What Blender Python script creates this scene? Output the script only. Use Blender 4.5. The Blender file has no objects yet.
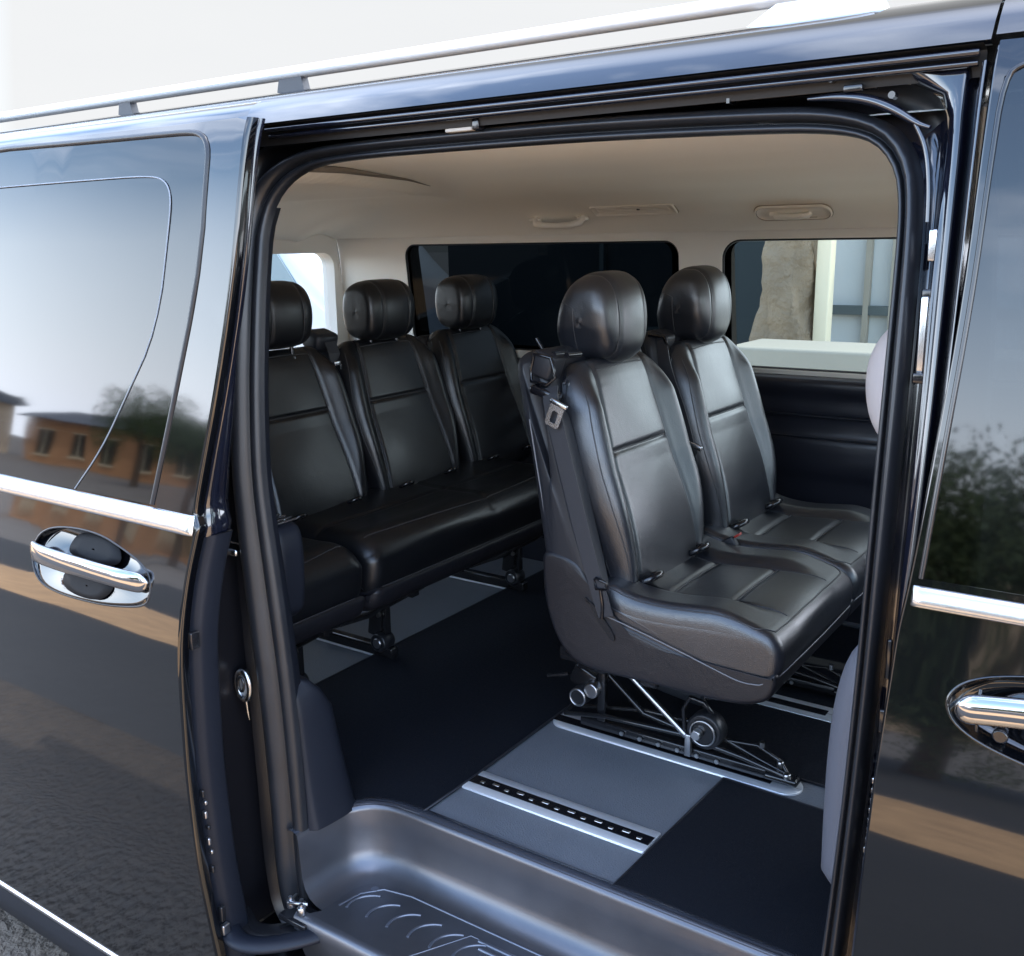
import bpy, math, random
import numpy as np
from mathutils import Vector, Matrix
from mathutils.geometry import delaunay_2d_cdt
from mathutils.bvhtree import BVHTree
random.seed(7)
S = bpy.context.scene
COL = S.collection
R = math.radians

# ------------------------------------------------------------------ materials
def mat(name, col, rough=.5, metal=0., coat=0., spec=.5, bump=None, var=None, coat_rough=.03, sheen=0., wrinkle=None):
    m = bpy.data.materials.new(name); m.use_nodes = True
    nt = m.node_tree; b = nt.nodes['Principled BSDF']
    b.inputs['Base Color'].default_value = (*col, 1)
    b.inputs['Roughness'].default_value = rough
    b.inputs['Metallic'].default_value = metal
    b.inputs['Specular IOR Level'].default_value = spec
    b.inputs['Coat Weight'].default_value = coat
    b.inputs['Coat Roughness'].default_value = coat_rough
    b.inputs['Sheen Weight'].default_value = sheen
    tc = nt.nodes.new('ShaderNodeTexCoord')
    if var:   # (scale, amount) large soft variation of colour and roughness
        n = nt.nodes.new('ShaderNodeTexNoise'); n.inputs['Scale'].default_value = var[0]; n.inputs['Detail'].default_value = 6
        nt.links.new(tc.outputs['Object'], n.inputs['Vector'])
        mx = nt.nodes.new('ShaderNodeMix'); mx.data_type = 'RGBA'
        a = var[1]
        mx.inputs['A'].default_value = (*[c*(1-a) for c in col], 1)
        mx.inputs['B'].default_value = (*[min(1, c*(1+a)) for c in col], 1)
        nt.links.new(n.outputs['Fac'], mx.inputs['Factor'])
        nt.links.new(mx.outputs['Result'], b.inputs['Base Color'])
        mr = nt.nodes.new('ShaderNodeMapRange')
        mr.inputs['To Min'].default_value = max(0, rough*(1-a*.6)); mr.inputs['To Max'].default_value = min(1, rough*(1+a*.6))
        nt.links.new(n.outputs['Fac'], mr.inputs['Value']); nt.links.new(mr.outputs['Result'], b.inputs['Roughness'])
    if bump:  # (kind, scale, strength, distance)
        if bump[0] == 'vor':
            t = nt.nodes.new('ShaderNodeTexVoronoi'); t.feature = 'DISTANCE_TO_EDGE'; out = t.outputs['Distance']
        else:
            t = nt.nodes.new('ShaderNodeTexNoise'); t.inputs['Detail'].default_value = 4; out = t.outputs['Fac']
        t.inputs['Scale'].default_value = bump[1]
        nt.links.new(tc.outputs['Object'], t.inputs['Vector'])
        bp = nt.nodes.new('ShaderNodeBump'); bp.inputs['Strength'].default_value = bump[2]; bp.inputs['Distance'].default_value = bump[3]
        nt.links.new(out, bp.inputs['Height']); nt.links.new(bp.outputs['Normal'], b.inputs['Normal'])
        if wrinkle:
            w1 = nt.nodes.new('ShaderNodeTexNoise'); w1.inputs['Scale'].default_value = wrinkle[0]; w1.inputs['Detail'].default_value = 3; w1.inputs['Distortion'].default_value = 1.2
            nt.links.new(tc.outputs['Object'], w1.inputs['Vector'])
            b2 = nt.nodes.new('ShaderNodeBump'); b2.inputs['Strength'].default_value = wrinkle[1]; b2.inputs['Distance'].default_value = wrinkle[2]
            nt.links.new(w1.outputs['Fac'], b2.inputs['Height']); nt.links.new(b2.outputs['Normal'], bp.inputs['Normal'])
    return m

def glass(name, tint, rough=0.035, ior=1.5):
    m = bpy.data.materials.new(name); m.use_nodes = True
    nt = m.node_tree; nt.nodes.clear()
    o = nt.nodes.new('ShaderNodeOutputMaterial'); mx = nt.nodes.new('ShaderNodeMixShader')
    lw = nt.nodes.new('ShaderNodeLayerWeight'); lw.inputs['Blend'].default_value = .5
    f0 = ((ior-1)/(ior+1))**2*1.35
    pw = nt.nodes.new('ShaderNodeMath'); pw.operation = 'POWER'; pw.inputs[1].default_value = 4.0; nt.links.new(lw.outputs['Facing'], pw.inputs[0])
    f = nt.nodes.new('ShaderNodeMath'); f.operation = 'MULTIPLY_ADD'; f.inputs[1].default_value = 1-f0; f.inputs[2].default_value = f0; nt.links.new(pw.outputs[0], f.inputs[0])
    t = nt.nodes.new('ShaderNodeBsdfTransparent'); t.inputs['Color'].default_value = (*tint, 1)
    g = nt.nodes.new('ShaderNodeBsdfGlossy'); g.inputs['Roughness'].default_value = rough
    tc = nt.nodes.new('ShaderNodeTexCoord'); n = nt.nodes.new('ShaderNodeTexNoise'); n.inputs['Scale'].default_value = 2.6
    bp = nt.nodes.new('ShaderNodeBump'); bp.inputs['Strength'].default_value = .05; bp.inputs['Distance'].default_value = .02
    nt.links.new(tc.outputs['Object'], n.inputs['Vector']); nt.links.new(n.outputs['Fac'], bp.inputs['Height'])
    nt.links.new(bp.outputs['Normal'], g.inputs['Normal'])
    nt.links.new(f.outputs[0], mx.inputs['Fac']); nt.links.new(t.outputs[0], mx.inputs[1]); nt.links.new(g.outputs[0], mx.inputs[2])
    nt.links.new(mx.outputs[0], o.inputs['Surface'])
    return m

PAINT = mat('black_paint', (.002, .0022, .003), .06, 0, .75, .45, bump=('noise', 1.1, .05, .02))
JAMBP = mat('jamb_paint', (.005, .006, .012), .12, 0, 1., .6)
BLKGLOSS = mat('black_gloss', (.006, .006, .008), .18, 0, .3)
CHROME = mat('chrome', (.40, .40, .42), .09, 1.)
BRUSH = mat('satin_chrome', (.56, .57, .59), .26, 1.)
ALU = mat('aluminium', (.70, .72, .75), .38, .55, bump=('noise', 90, .15, .002))
RUBBER = mat('rubber', (.013, .014, .017), .36, var=(14, .3), bump=('noise', 120, .1, .001))
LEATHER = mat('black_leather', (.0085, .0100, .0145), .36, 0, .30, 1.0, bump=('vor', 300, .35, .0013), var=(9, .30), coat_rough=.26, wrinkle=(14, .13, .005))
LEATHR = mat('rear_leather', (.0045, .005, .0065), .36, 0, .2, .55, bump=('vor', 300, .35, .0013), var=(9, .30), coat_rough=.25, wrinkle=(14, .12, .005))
LEATHD = mat('leather_side', (.009, .009, .012), .42, bump=('vor', 300, .35, .0012), var=(7, .2), wrinkle=(12, .25, .006))
STITCH = mat('seam_thread', (.035, .035, .038), .5)
PIPE = mat('pale_piping', (.16, .16, .17), .5)
PLAST = mat('dark_plastic', (.010, .011, .015), .50, bump=('noise', 260, .2, .001), var=(5, .15))
PLASTL = mat('grey_plastic', (.026, .028, .034), .50, bump=('noise', 260, .2, .001), var=(5, .15))
NAVY = mat('navy_trim', (.007, .009, .015), .50, spec=.3, bump=('noise', 220, .15, .001), var=(4, .15))
WEB = mat('belt_webbing', (.022, .023, .028), .55, bump=('noise', 300, .3, .001))
HEADL = mat('headliner_cloth', (.95, .90, .81), .95, bump=('noise', 320, .25, .001), var=(2, .05), sheen=.2)
BEIGE = mat('beige_plastic', (.88, .83, .75), .55, var=(3, .05))
VINYL = mat('vinyl_floor', (.125, .135, .152), .40, bump=('vor', 190, .6, .002), var=(8, .16))
MATM = mat('mat_carpet', (.0035, .005, .009), .85, spec=.2, bump=('noise', 500, .7, .003), var=(160, .55))
STEPM = mat('step_metal', (.12, .122, .135), .36, .8, .1, var=(6, .4), bump=('noise', 300, .12, .001))
IRON = mat('black_iron', (.015, .015, .017), .22, .3, .4)
STEEL = mat('bare_steel', (.55, .55, .56), .28, 1.)
FSEAT = mat('front_seat_leather', (.10, .095, .095), .5, bump=('vor', 420, .2, .0012))
FHEAD = mat('lit_headrest', (.42, .38, .37), .6, bump=('vor', 420, .2, .0012))  # paler than the seat: light falling on the headrest is in the colour
RED = mat('red_plastic', (.35, .03, .02), .4)
GL_DOOR = glass('tinted_glass_dark', (.022, .026, .03), ior=1.6)
GL_REAR = glass('privacy_glass', (.02, .025, .028), ior=1.12)
GL_CLEAR = glass('green_glass', (.45, .50, .48), ior=1.35)
GL_TAIL = glass('rear_glass', (.80, .85, .85), ior=1.3)

# ------------------------------------------------------------------ mesh helpers
class MB:
    def __init__(s): s.v = []; s.f = []; s.m = []; s.s = []
    def add(s, v, f, mi=0, smooth=True):
        o = len(s.v); s.v += [tuple(map(float, p)) for p in v]
        for q in f: s.f.append([i+o for i in q]); s.m.append(mi); s.s.append(smooth)
    def grid(s, P, mi=0, cu=False, cv=False, smooth=True):   # P[j][i]
        nv = len(P); nu = len(P[0]); f = []
        for j in range(nv-(0 if cv else 1)):
            for i in range(nu-(0 if cu else 1)):
                a = j*nu+i; b = j*nu+(i+1) % nu; c = ((j+1) % nv)*nu+(i+1) % nu; d = ((j+1) % nv)*nu+i
                f.append((a, b, c, d))
        s.add([p for r in P for p in r], f, mi, smooth)
    def box(s, c, d, mi=0, rot=None, bev=0):
        hx, hy, hz = d[0]/2, d[1]/2, d[2]/2
        c = Vector(c); M = rot if rot else Matrix.Identity(3)
        b = min(bev, hx*.9, hy*.9, hz*.9)
        if b <= 0:
            v = [c+M@Vector((x*hx, y*hy, z*hz)) for x in (-1, 1) for y in (-1, 1) for z in (-1, 1)]
            s.add(v, [(0, 1, 3, 2), (4, 6, 7, 5), (0, 4, 5, 1), (2, 3, 7, 6), (0, 2, 6, 4), (1, 5, 7, 3)], mi, False); return
        # rounded box: loft of rounded rects along z
        def rr(hx, hy, r, z):
            out = []
            for q, (sx, sy) in enumerate(((1, 1), (-1, 1), (-1, -1), (1, -1))):
                for k in range(4):
                    a = (q + k/3)*math.pi/2
                    out.append(c+M@Vector((sx*(hx-r)+r*math.cos(a), sy*(hy-r)+r*math.sin(a), z)))
            return out
        L = []
        for k in range(4):
            a = k/3*math.pi/2; i = b*(1-math.sin(a)); L.append(rr(hx-i, hy-i, max(b-i, .0002), -hz+b*(1-math.cos(a))))
        for k in range(4):
            a = (1-k/3)*math.pi/2; i = b*(1-math.sin(a)); L.append(rr(hx-i, hy-i, max(b-i, .0002), hz-b*(1-math.cos(a))))
        s.grid(L, mi, cu=True)
        n = len(L[0]); s.add(L[0], [tuple(range(n))[::-1]], mi, False); s.add(L[-1], [tuple(range(n))], mi, False)
    def tube(s, path, r, mi=0, n=10, closed=False, caps=True, flat=None):
        P = [Vector(p) for p in path]; k = len(P); L = []; up = None
        for i in range(k):
            a = P[(i-1) % k] if (closed or i > 0) else P[i]; b = P[(i+1) % k] if (closed or i < k-1) else P[i]
            t = (b-a).normalized()
            if up is None:
                up = Vector((0, 0, 1)) if abs(t.z) < .9 else Vector((1, 0, 0))
            n1 = t.cross(up); n1 = n1.normalized() if n1.length > 1e-6 else Vector((1, 0, 0)); up = n1.cross(t).normalized()
            rr = r[i] if isinstance(r, (list, tuple)) else r
            L.append([P[i]+(n1*math.cos(2*math.pi*q/n)+up*math.sin(2*math.pi*q/n)*(flat or 1))*rr for q in range(n)])
        s.grid(L, mi, cu=True, cv=closed)
        if not closed and caps:
            s.add(L[0], [tuple(range(n))], mi, False); s.add(L[-1], [tuple(range(n))[::-1]], mi, False)
    def cyl(s, a, b, r, mi=0, n=24, bev=.0):
        a = Vector(a); b = Vector(b); t = (b-a).normalized()
        if bev:
            s.tube([a, a+t*1e-4, a+t*bev, b-t*bev, b-t*1e-4, b], [r-bev, r-bev*.6, r, r, r-bev*.6, r-bev], mi, n)
        else: s.tube([a, b], r, mi, n)
    def ribbon(s, path, w, side, mi=0, th=.0012):
        P = [Vector(p) for p in path]; sd = [Vector(x) for x in side] if isinstance(side[0], (tuple, list, Vector)) else [Vector(side)]*len(P)
        L = []
        for i, p in enumerate(P):
            a = P[max(i-1, 0)]; b = P[min(i+1, len(P)-1)]; t = (b-a).normalized(); d = sd[i].normalized(); nn = t.cross(d).normalized()*th
            L.append([p-d*w/2-nn, p+d*w/2-nn, p+d*w/2+nn, p-d*w/2+nn])
        s.grid(L, mi, cu=True, smooth=False)
        s.add(L[0], [(0, 1, 2, 3)], mi, False); s.add(L[-1], [(3, 2, 1, 0)], mi, False)
    def prism(s, poly, axis, a, b, mi=0, smooth=False):
        def mk(p, t): return {'x': (t, p[0], p[1]), 'y': (p[0], t, p[1]), 'z': (p[0], p[1], t)}[axis]
        n = len(poly); A = [mk(p, a) for p in poly]; B = [mk(p, b) for p in poly]
        s.add(A+B, [(i, (i+1) % n, n+(i+1) % n, n+i) for i in range(n)], mi, smooth)
        s.add(A, [tuple(range(n))], mi, False); s.add(B, [tuple(range(n))[::-1]], mi, False)
    def build(s, name, mats, parent=None):
        me = bpy.data.meshes.new(name); me.from_pydata(s.v, [], s.f)
        if not isinstance(mats, (list, tuple)): mats = [mats]
        for m in mats: me.materials.append(m)
        me.polygons.foreach_set('material_index', s.m); me.polygons.foreach_set('use_smooth', s.s); me.update()
        o = bpy.data.objects.new(name, me); COL.objects.link(o)
        if parent:
            o.parent = parent; o.matrix_parent_inverse = Matrix.Identity(4)
            w = parent.location.copy(); q = parent.parent
            while q: w += q.location; q = q.parent
            o.location = -w
        return o

def interp(x, T): return float(np.interp(x, [t[0] for t in T], [t[1] for t in T]))
def smooth_tab(T, n=240, w=7):
    x = np.linspace(T[0][0], T[-1][0], n); y = np.interp(x, [t[0] for t in T], [t[1] for t in T])
    k = np.ones(w)/w; yp = np.pad(y, w//2, mode='reflect', reflect_type='odd'); y = np.convolve(yp, k, 'valid'); 
    yp = np.pad(y, w//2, mode='reflect', reflect_type='odd'); y = np.convolve(yp, k, 'valid')
    return list(zip(x, y))
def chaikin(P, k=2, closed=True):
    P = [tuple(p) for p in P]
    for _ in range(k):
        Q = []; n = len(P)
        if not closed: Q.append(P[0])
        for i in range(n if closed else n-1):
            a = P[i]; b = P[(i+1) % n]
            Q.append(tuple(.75*x+.25*y for x, y in zip(a, b))); Q.append(tuple(.25*x+.75*y for x, y in zip(a, b)))
        if not closed: Q.append(P[-1])
        P = Q
    return P
def resample(P, n, closed=True):
    P = np.array(P, float)
    if closed: P = np.vstack([P, P[:1]])
    d = np.r_[0, np.cumsum(np.linalg.norm(np.diff(P, axis=0), axis=1))]
    t = np.linspace(0, d[-1], n+1)[:-1] if closed else np.linspace(0, d[-1], n)
    return np.stack([np.interp(t, d, P[:, k]) for k in range(P.shape[1])], 1)
def rrect(x0, x1, z0, z1, r, n=8):
    out = []
    for (cx, cz, a0) in ((x1-r, z1-r, 0), (x0+r, z1-r, 90), (x0+r, z0+r, 180), (x1-r, z0+r, 270)):
        for k in range(n+1):
            a = R(a0+90*k/n); out.append((cx+r*math.cos(a), cz+r*math.sin(a)))
    return out
def inside(p, poly):
    x, y = p; c = False; n = len(poly)
    for i in range(n):
        x1, y1 = poly[i]; x2, y2 = poly[(i+1) % n]
        if (y1 > y) != (y2 > y) and x < (x2-x1)*(y-y1)/(y2-y1)+x1: c = not c
    return c
def sheet(mb, outer, holes, fn, step=.04, mi=0, flip=False):
    """fill a 2-D outline with holes by a curved sheet; fn maps (a,b) to 3-D"""
    def dens(P):
        out = []
        for i in range(len(P)):
            a = P[i]; b = P[(i+1) % len(P)]; d = math.dist(a, b); k = max(1, int(d/step+.5))
            for q in range(k): out.append((a[0]+(b[0]-a[0])*q/k, a[1]+(b[1]-a[1])*q/k))
        return out
    loops = [dens(outer)]+[dens(h) for h in holes]
    V = []; Eg = []
    for L in loops:
        o = len(V); n = len(L); V += L; Eg += [(o+i, o+(i+1) % n) for i in range(n)]
    bd = np.array(V)
    x0, z0 = bd[:len(loops[0])].min(0); x1, z1 = bd[:len(loops[0])].max(0)
    a = x0+step/2
    while a < x1:
        b = z0+step/2
        while b < z1:
            if inside((a, b), loops[0]) and not any(inside((a, b), h) for h in loops[1:]) and (np.hypot(bd[:, 0]-a, bd[:, 1]-b).min() > step*.45):
                V.append((a, b))
            b += step
        a += step
    r = delaunay_2d_cdt([Vector(v) for v in V], Eg, [], 2, 1e-6)
    vv = [tuple(v) for v in r[0]]
    F = []
    for f in r[2]:
        c = (sum(vv[i][0] for i in f)/len(f), sum(vv[i][1] for i in f)/len(f))
        if inside(c, loops[0]) and not any(inside(c, h) for h in loops[1:]): F.append(tuple(f)[::-1] if flip else tuple(f))
    mb.add([fn(*v) for v in vv], F, mi)
def loftprof(mb, prof, y0, y1, r, ny=40, n=120, disp=None, wf=None, mi=0, chk=2, shift=None, dome=.0015, egg=None):
    """closed side profile (x,z) lofted across the width, rounded at both ends; returns BVH"""
    P = resample(chaikin(prof, chk), n); c = P.mean(0)
    T = np.roll(P, -1, 0)-np.roll(P, 1, 0); T /= np.linalg.norm(T, axis=1)[:, None]; N = np.stack([T[:, 1], -T[:, 0]], 1)
    if ((P-c)*N).sum() < 0: N = -N
    yc = (y0+y1)/2; h = (y1-y0)/2
    ys = []
    for k in range(7): ys.append((-h+r*(1-math.cos(k/6*math.pi/2)), r*(1-math.sin(k/6*math.pi/2))))
    m = ny-14
    for k in range(1, m): ys.append((-h+r+(2*h-2*r)*k/m, 0))
    for k in range(7): ys.append((h-r*(1-math.cos((6-k)/6*math.pi/2)), r*(1-math.sin((6-k)/6*math.pi/2))))
    L = []
    if egg:
        ys = [(h*math.copysign(abs(math.sin(a))**(.76 if egg > .3 else .66), a), (max(.0005, math.cos(a)))**egg) for a in np.linspace(-math.pi/2*.9995, math.pi/2*.9995, ny)]
    for (y, ins) in ys:
        row = []
        if egg:
            for p, nn in zip(P, N):
                q = c+(p-c)*ins; w = wf(q[1]) if wf else 1.
                yy = y*w; d = disp(q[0], yy, q[1], nn[0], nn[1])*min(1, ins*1.2)**2 if disp else 0
                q = q+nn*d; row.append((q[0], yc+yy, q[1]))
            L.append(row); continue
        for p, nn in zip(P, N):
            q = p-nn*ins; w = wf(q[1]) if wf else 1.
            yy = y*w; d = disp(q[0], yy, q[1], nn[0], nn[1])*(1-ins/r if r else 1) if disp else 0
            q = q+nn*d; sx = shift(yy) if shift else 0
            row.append((q[0]+sx, yc+yy, q[1]))
        L.append(row)
    base = len(mb.v)
    mb.grid(L, mi, cu=True)
    for row, rv, sg in ((L[0], False, -1), (L[-1], True, 1)):
        cc = np.array(row).mean(0); k = len(row); A = np.array(row); G = []
        for sc in (1, .93, .80, .62, .42, .22, .06):
            q = cc+(A-cc)*sc; q[:, 1] = A[:, 1]+sg*dome*math.sqrt(max(0, 1-sc*sc)); G.append([tuple(p) for p in q])
        if rv: mb.grid(G, mi, cu=True)
        else: mb.grid([g[::-1] for g in G], mi, cu=True)
        mb.add(G[-1], [tuple(range(k)) if rv else tuple(range(k))[::-1]], mi)
    nr = len(P); fs = [(j*nr+i, j*nr+(i+1) % nr, (j+1)*nr+(i+1) % nr, (j+1)*nr+i) for j in range(len(L)-1) for i in range(nr)]
    return BVHTree.FromPolygons([Vector(p) for row in L for p in row], fs)
def seam(mb, bvh, pts, direc, r=.0016, mi=1, step=.008, lift=0.0, flat=None):
    d = Vector(direc).normalized(); out = []
    P = resample(pts, max(3, int(sum(math.dist(pts[i], pts[i+1]) for i in range(len(pts)-1))/step)), closed=False)
    for p in P:
        h = bvh.ray_cast(Vector(p)-d*.6, d)
        if h[0]: out.append(h[0]-d*lift)
    if len(out) > 2: mb.tube(out, r, mi, 6, flat=flat)

def empty(name, loc, parent=None):
    o = bpy.data.objects.new(name, None); COL.objects.link(o); o.location = loc; o.empty_display_size = .1
    if parent:
        o.parent = parent; w = parent.location.copy(); o.location = Vector(loc)-w
    return o
def tag(o, label=None, cat=None, group=None, kind=None):
    if label: o['label'] = label
    if cat: o['category'] = cat
    if group: o['group'] = group
    if kind: o['kind'] = kind
    return o
def copy_tree(o, parent=None):
    c = o.copy(); COL.objects.link(c)
    if parent: c.parent = parent
    for ch in list(o.children): copy_tree(ch, c)
    return c

# ------------------------------------------------------------------ body shape
YO = smooth_tab([(-.6, -.03), (-.45, -.04), (-.3, -.055), (0, -.090), (.2, -.099), (.35, -.102), (.42, -.101), (.46, -.098), (.50, -.092), (.56, -.080), (.62, -.066), (.66, -.058), (.70, -.052), (.85, -.028),
      (1.0, -.003), (1.15, .019), (1.25, .037), (1.30, .055), (1.335, .085), (1.36, .13)], 300, 9)
def yo(z): return interp(z, YO)
YS = [(-.6, 0), (.7, 0), (.85, .012), (1.0, .032), (1.13, .059), (1.24, .10), (1.4, .16)]
YS = smooth_tab(YS, 200, 9)
def ysl(z): return interp(z, YS)
GZ = -.56
YC = .88
van = empty('parked_van', (0, YC, GZ))
tag(van, 'black passenger van with its side door slid open, seen from the kerb', 'van')

# ---- roof, roof side and rear quarter
mb = MB()
roofprof = [(yo(1.283)-.001, 1.283), (yo(1.292), 1.292), (yo(1.305)+.002, 1.305), (yo(1.322)+.002, 1.322), (yo(1.335)+.006, 1.334), (.118, 1.342), (.16, 1.348), (.25, 1.357), (.45, 1.366), (.88, 1.372)]
roofprof = roofprof+[(2*YC-y, z) for y, z in roofprof[-2::-1]]
roofprof = [tuple(p) for p in resample(chaikin(roofprof, 2, False), 70, False)]
xs = [-1.99, -1.985, -1.96, -1.93]+list(np.linspace(-1.9, .598, 14))
mb.grid([[(x, y, z if x > -1.95 else z-(.02 if x < -1.987 else .005)) for (y, z) in roofprof] for x in xs])
# lower return of roof side
y0 = yo(1.283)
mb.grid([[(x, y0-.001, 1.283), (x, y0+.004, 1.279), (x, y0+.012, 1.279)] for x in (-1.98, .598)], smooth=False)
roof = mb.build('roof', PAINT, van)
mb = MB()
xs = [.6025, .61, .65]+list(np.linspace(.7, 1.45, 8))
mb.grid([[(x, y-(.0), z+.004-.10*max(0, x-1.0)**1.5) for (y, z) in roofprof] for x in xs])
mb.build('cab_roof', PAINT, van)
# gutter strips under the roof side (two thin ribs and a black channel)
mb = MB()
def gut(x0, x1, z, y, r, mi): mb.tube([(x0+(x1-x0)*k/20, y, z) for k in range(21)], r, mi, 8, flat=.7)
gut(-.50, .588, 1.272, .052, .006, 0)
gut(-.50, .586, 1.2625, .060, .0055, 0)
mb.grid([[(x, .045, 1.280), (x, .068, 1.276), (x, .075, 1.250)] for x in (-.56, .592)], 1, smooth=False)
mb.build('rain_gutter', [JAMBP, mat('slot_black', (.004, .004, .005), .6)], van)
# inner upper track inside the slot
mb = MB()
mb.box((-.02, .112, 1.258), (.98, .010, .010), 0, bev=.002)
mb.ribbon([(-.42+.42*k/12, .100, 1.2605+.0*k) for k in range(13)], .0045, (0, 0, 1), 1)
mb.ribbon([(-.13+.45*k/12, .099, 1.2570) for k in range(13)], .006, (0, 0, 1), 2)
mb.box((-.12, .082, 1.250), (.05, .012, .010), 1, bev=.002); mb.box((-.085, .080, 1.253), (.012, .02, .016), 0, bev=.002)
mb.box((.30, .084, 1.257), (.004, .02, .018), 0)
STRIPM = mat('track_strip', (.42, .40, .37), .5)
mb.build('door_track', [BLKGLOSS, STRIPM, STRIPM], van)

# body side behind the opening + rocker
mb = MB()
hole_q = rrect(-1.85, -.78, .74, 1.18, .06)
sheet(mb, [(-1.95, -.40), (-.60, -.40), (-.60, 1.279), (-1.95, 1.279)], [hole_q], lambda a, b: (a, yo(b), b), .06)
mb.grid([[(x, yo(z), z) for z in np.linspace(-.42, -.235, 8)] for x in np.linspace(-.6, .62, 12)])
mb.grid([[(x, yo(-.235)+d, -.235) for d in (0, .12)] for x in (-.6, .62)], smooth=False)
# far side and rear skins
sheet(mb, [(-1.95, -.40), (2.0, -.40), (2.0, 1.279), (-1.95, 1.279)], [rrect(-1.6, -.46, .70, 1.12, .06), rrect(-.37, .56, .70, 1.12, .06), rrect(.68, 1.7, .70, 1.15, .08)], lambda a, b: (a, 2*YC-yo(b), b), .08, flip=True)
sheet(mb, [(yo(-.3)+.0, -.40), (2*YC-yo(-.3), -.40), (2*YC-yo(.7), .7), (2*YC-yo(1.28), 1.28), (1.55, 1.35), (.2, 1.35), (yo(1.28), 1.28), (yo(.7), .7)], [rrect(.10, 1.66, .66, 1.14, .08)], lambda a, b: (-1.95+.03*max(0, b-.6), a, b), .08)
mb.build('body_side', PAINT, van)
mb = MB()
sheet(mb, rrect(-1.855, -.775, .735, 1.185, .06), [], lambda a, b: (a, yo(b)+.002, b), .1)
mb.build('quarter_window', GL_REAR, van)

# ---- seal loops
SIN = [(-.474, .011), (-.482, .275), (-.498, .466), (-.518, .649), (-.522, .773), (-.525, .945), (-.528, 1.062), (-.531, 1.115), (-.517, 1.172), (-.466, 1.209), (-.378, 1.221), (-.1, 1.221), (.11, 1.219), (.36, 1.211), (.436, 1.204), (.475, 1.192), (.499, 1.168), (.512, 1.136), (.518, 1.081), (.521, .903), (.521, .668), (.515, .45), (.508, .30), (.500, .171), (.49, .0), (.47, -.12), (.42, -.20), (.3, -.215), (-.3, -.215), (-.42, -.205), (-.47, -.17), (-.476, -.10)]
SOUT = [(-.553, .048), (-.559, .255), (-.579, .45), (-.588, .639), (-.589, .821), (-.586, .95), (-.584, 1.063), (-.582, 1.139), (-.565, 1.197), (-.5, 1.238), (-.386, 1.250), (-.1, 1.252), (.101, 1.252), (.36, 1.243), (.43, 1.235), (.491, 1.215), (.524, 1.18), (.538, 1.135), (.544, 1.038), (.547, .883), (.547, .673), (.540, .45), (.534, .30), (.529, .184), (.52, .0), (.50, -.14), (.44, -.225), (.3, -.24), (-.3, -.24), (-.46, -.235), (-.53, -.20), (-.552, -.12)]
NS = 260
def loopres(P): return resample(chaikin(P, 2), NS)
# keep index correspondence: chaikin keeps parameterisation, resample by shared parameter
def shared(A, B, n=NS):
    A = np.array(chaikin(A, 2)); B = np.array(chaikin(B, 2)); Mm = (A+B)/2
    Mc = np.vstack([Mm, Mm[:1]]); d = np.r_[0, np.cumsum(np.linalg.norm(np.diff(Mc, axis=0), axis=1))]; t = np.linspace(0, d[-1], n+1)[:-1]
    f = lambda P: np.stack([np.interp(t, d, np.append(P[:, k], P[0, k])) for k in (0, 1)], 1)
    return f(A), f(B)
LI, LO = shared(SIN, SOUT)
def mixp(t, dy=0, off=0): # point loop at fraction t between inner and outer
    P = LI*(1-t)+LO*t
    return [(p[0], ysl(p[1])+dy, p[1]) for p in P]
mb = MB()
prof = [(0.0, .016), (.0, .006), (.06, -.002), (.18, -.005), (.28, -.003), (.33, .004), (.38, .003), (.46, -.008), (.60, -.017), (.75, -.018), (.90, -.011), (1.0, .002), (1.0, .025)]
prof = chaikin(prof, 2, False)
mb.grid([mixp(t, dy) for t, dy in prof], 0, cu=True)
mb.build('door_seal', RUBBER, van)

# ---- jamb: from seal outwards to the skin
def offs(P, d):
    P = np.array(P); T = np.roll(P, -1, 0)-np.roll(P, 1, 0); T /= np.linalg.norm(T, axis=1)[:, None]; N = np.stack([T[:, 1], -T[:, 0]], 1)
    if ((P-P.mean(0))*N).sum() < 0: N = -N
    return P+N*d
JO = [(-.60, .048), (-.605, .255), (-.61, .45), (-.612, .639), (-.612, .821), (-.612, .95), (-.612, 1.08), (-.61, 1.19), (-.60, 1.25), (-.53, 1.268), (-.386, 1.272), (-.1, 1.272), (.101, 1.271), (.40, 1.268), (.48, 1.262), (.538, 1.245), (.556, 1.206), (.558, 1.144), (.560, 1.038), (.564, .883), (.562, .673), (.556, .45), (.549, .30), (.545, .184), (.54, .0), (.53, -.16), (.47, -.235), (.3, -.25), (-.3, -.25), (-.5, -.25), (-.58, -.235), (-.60, -.12)]
LI2, LJ = shared(SIN, JO)
jamb_side = []
def jl(t, A=None): return LO*(1-t)+LJ*t
rings = []
for t, dy in [(0, .02), (.15, .03), (.5, .034), (.85, .026), (1.0, .008)]:
    P = jl(t); rings.append([(p[0], ysl(p[1])+dy, p[1]) for p in P])
cut0 = int(NS*.0)
isright = [(p[0] > .40 and p[1] < 1.235) for p in LJ]
def subgrid(mb, rings, sel, mi):
    n = len(rings[0]); base = len(mb.v); mb.v += [tuple(map(float, p)) for r in rings for p in r]
    for j in range(len(rings)-1):
        for i in range(n):
            if sel[i] and sel[(i+1) % n]: mb.f.append([base+j*n+i, base+j*n+(i+1) % n, base+(j+1)*n+(i+1) % n, base+(j+1)*n+i]); mb.m.append(mi); mb.s.append(True)
mb = MB()
nr = [not b for b in isright]; nr = [nr[i] or nr[i-1] or nr[(i+1) % NS] for i in range(NS)]
subgrid(mb, rings, nr, 0)
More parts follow.
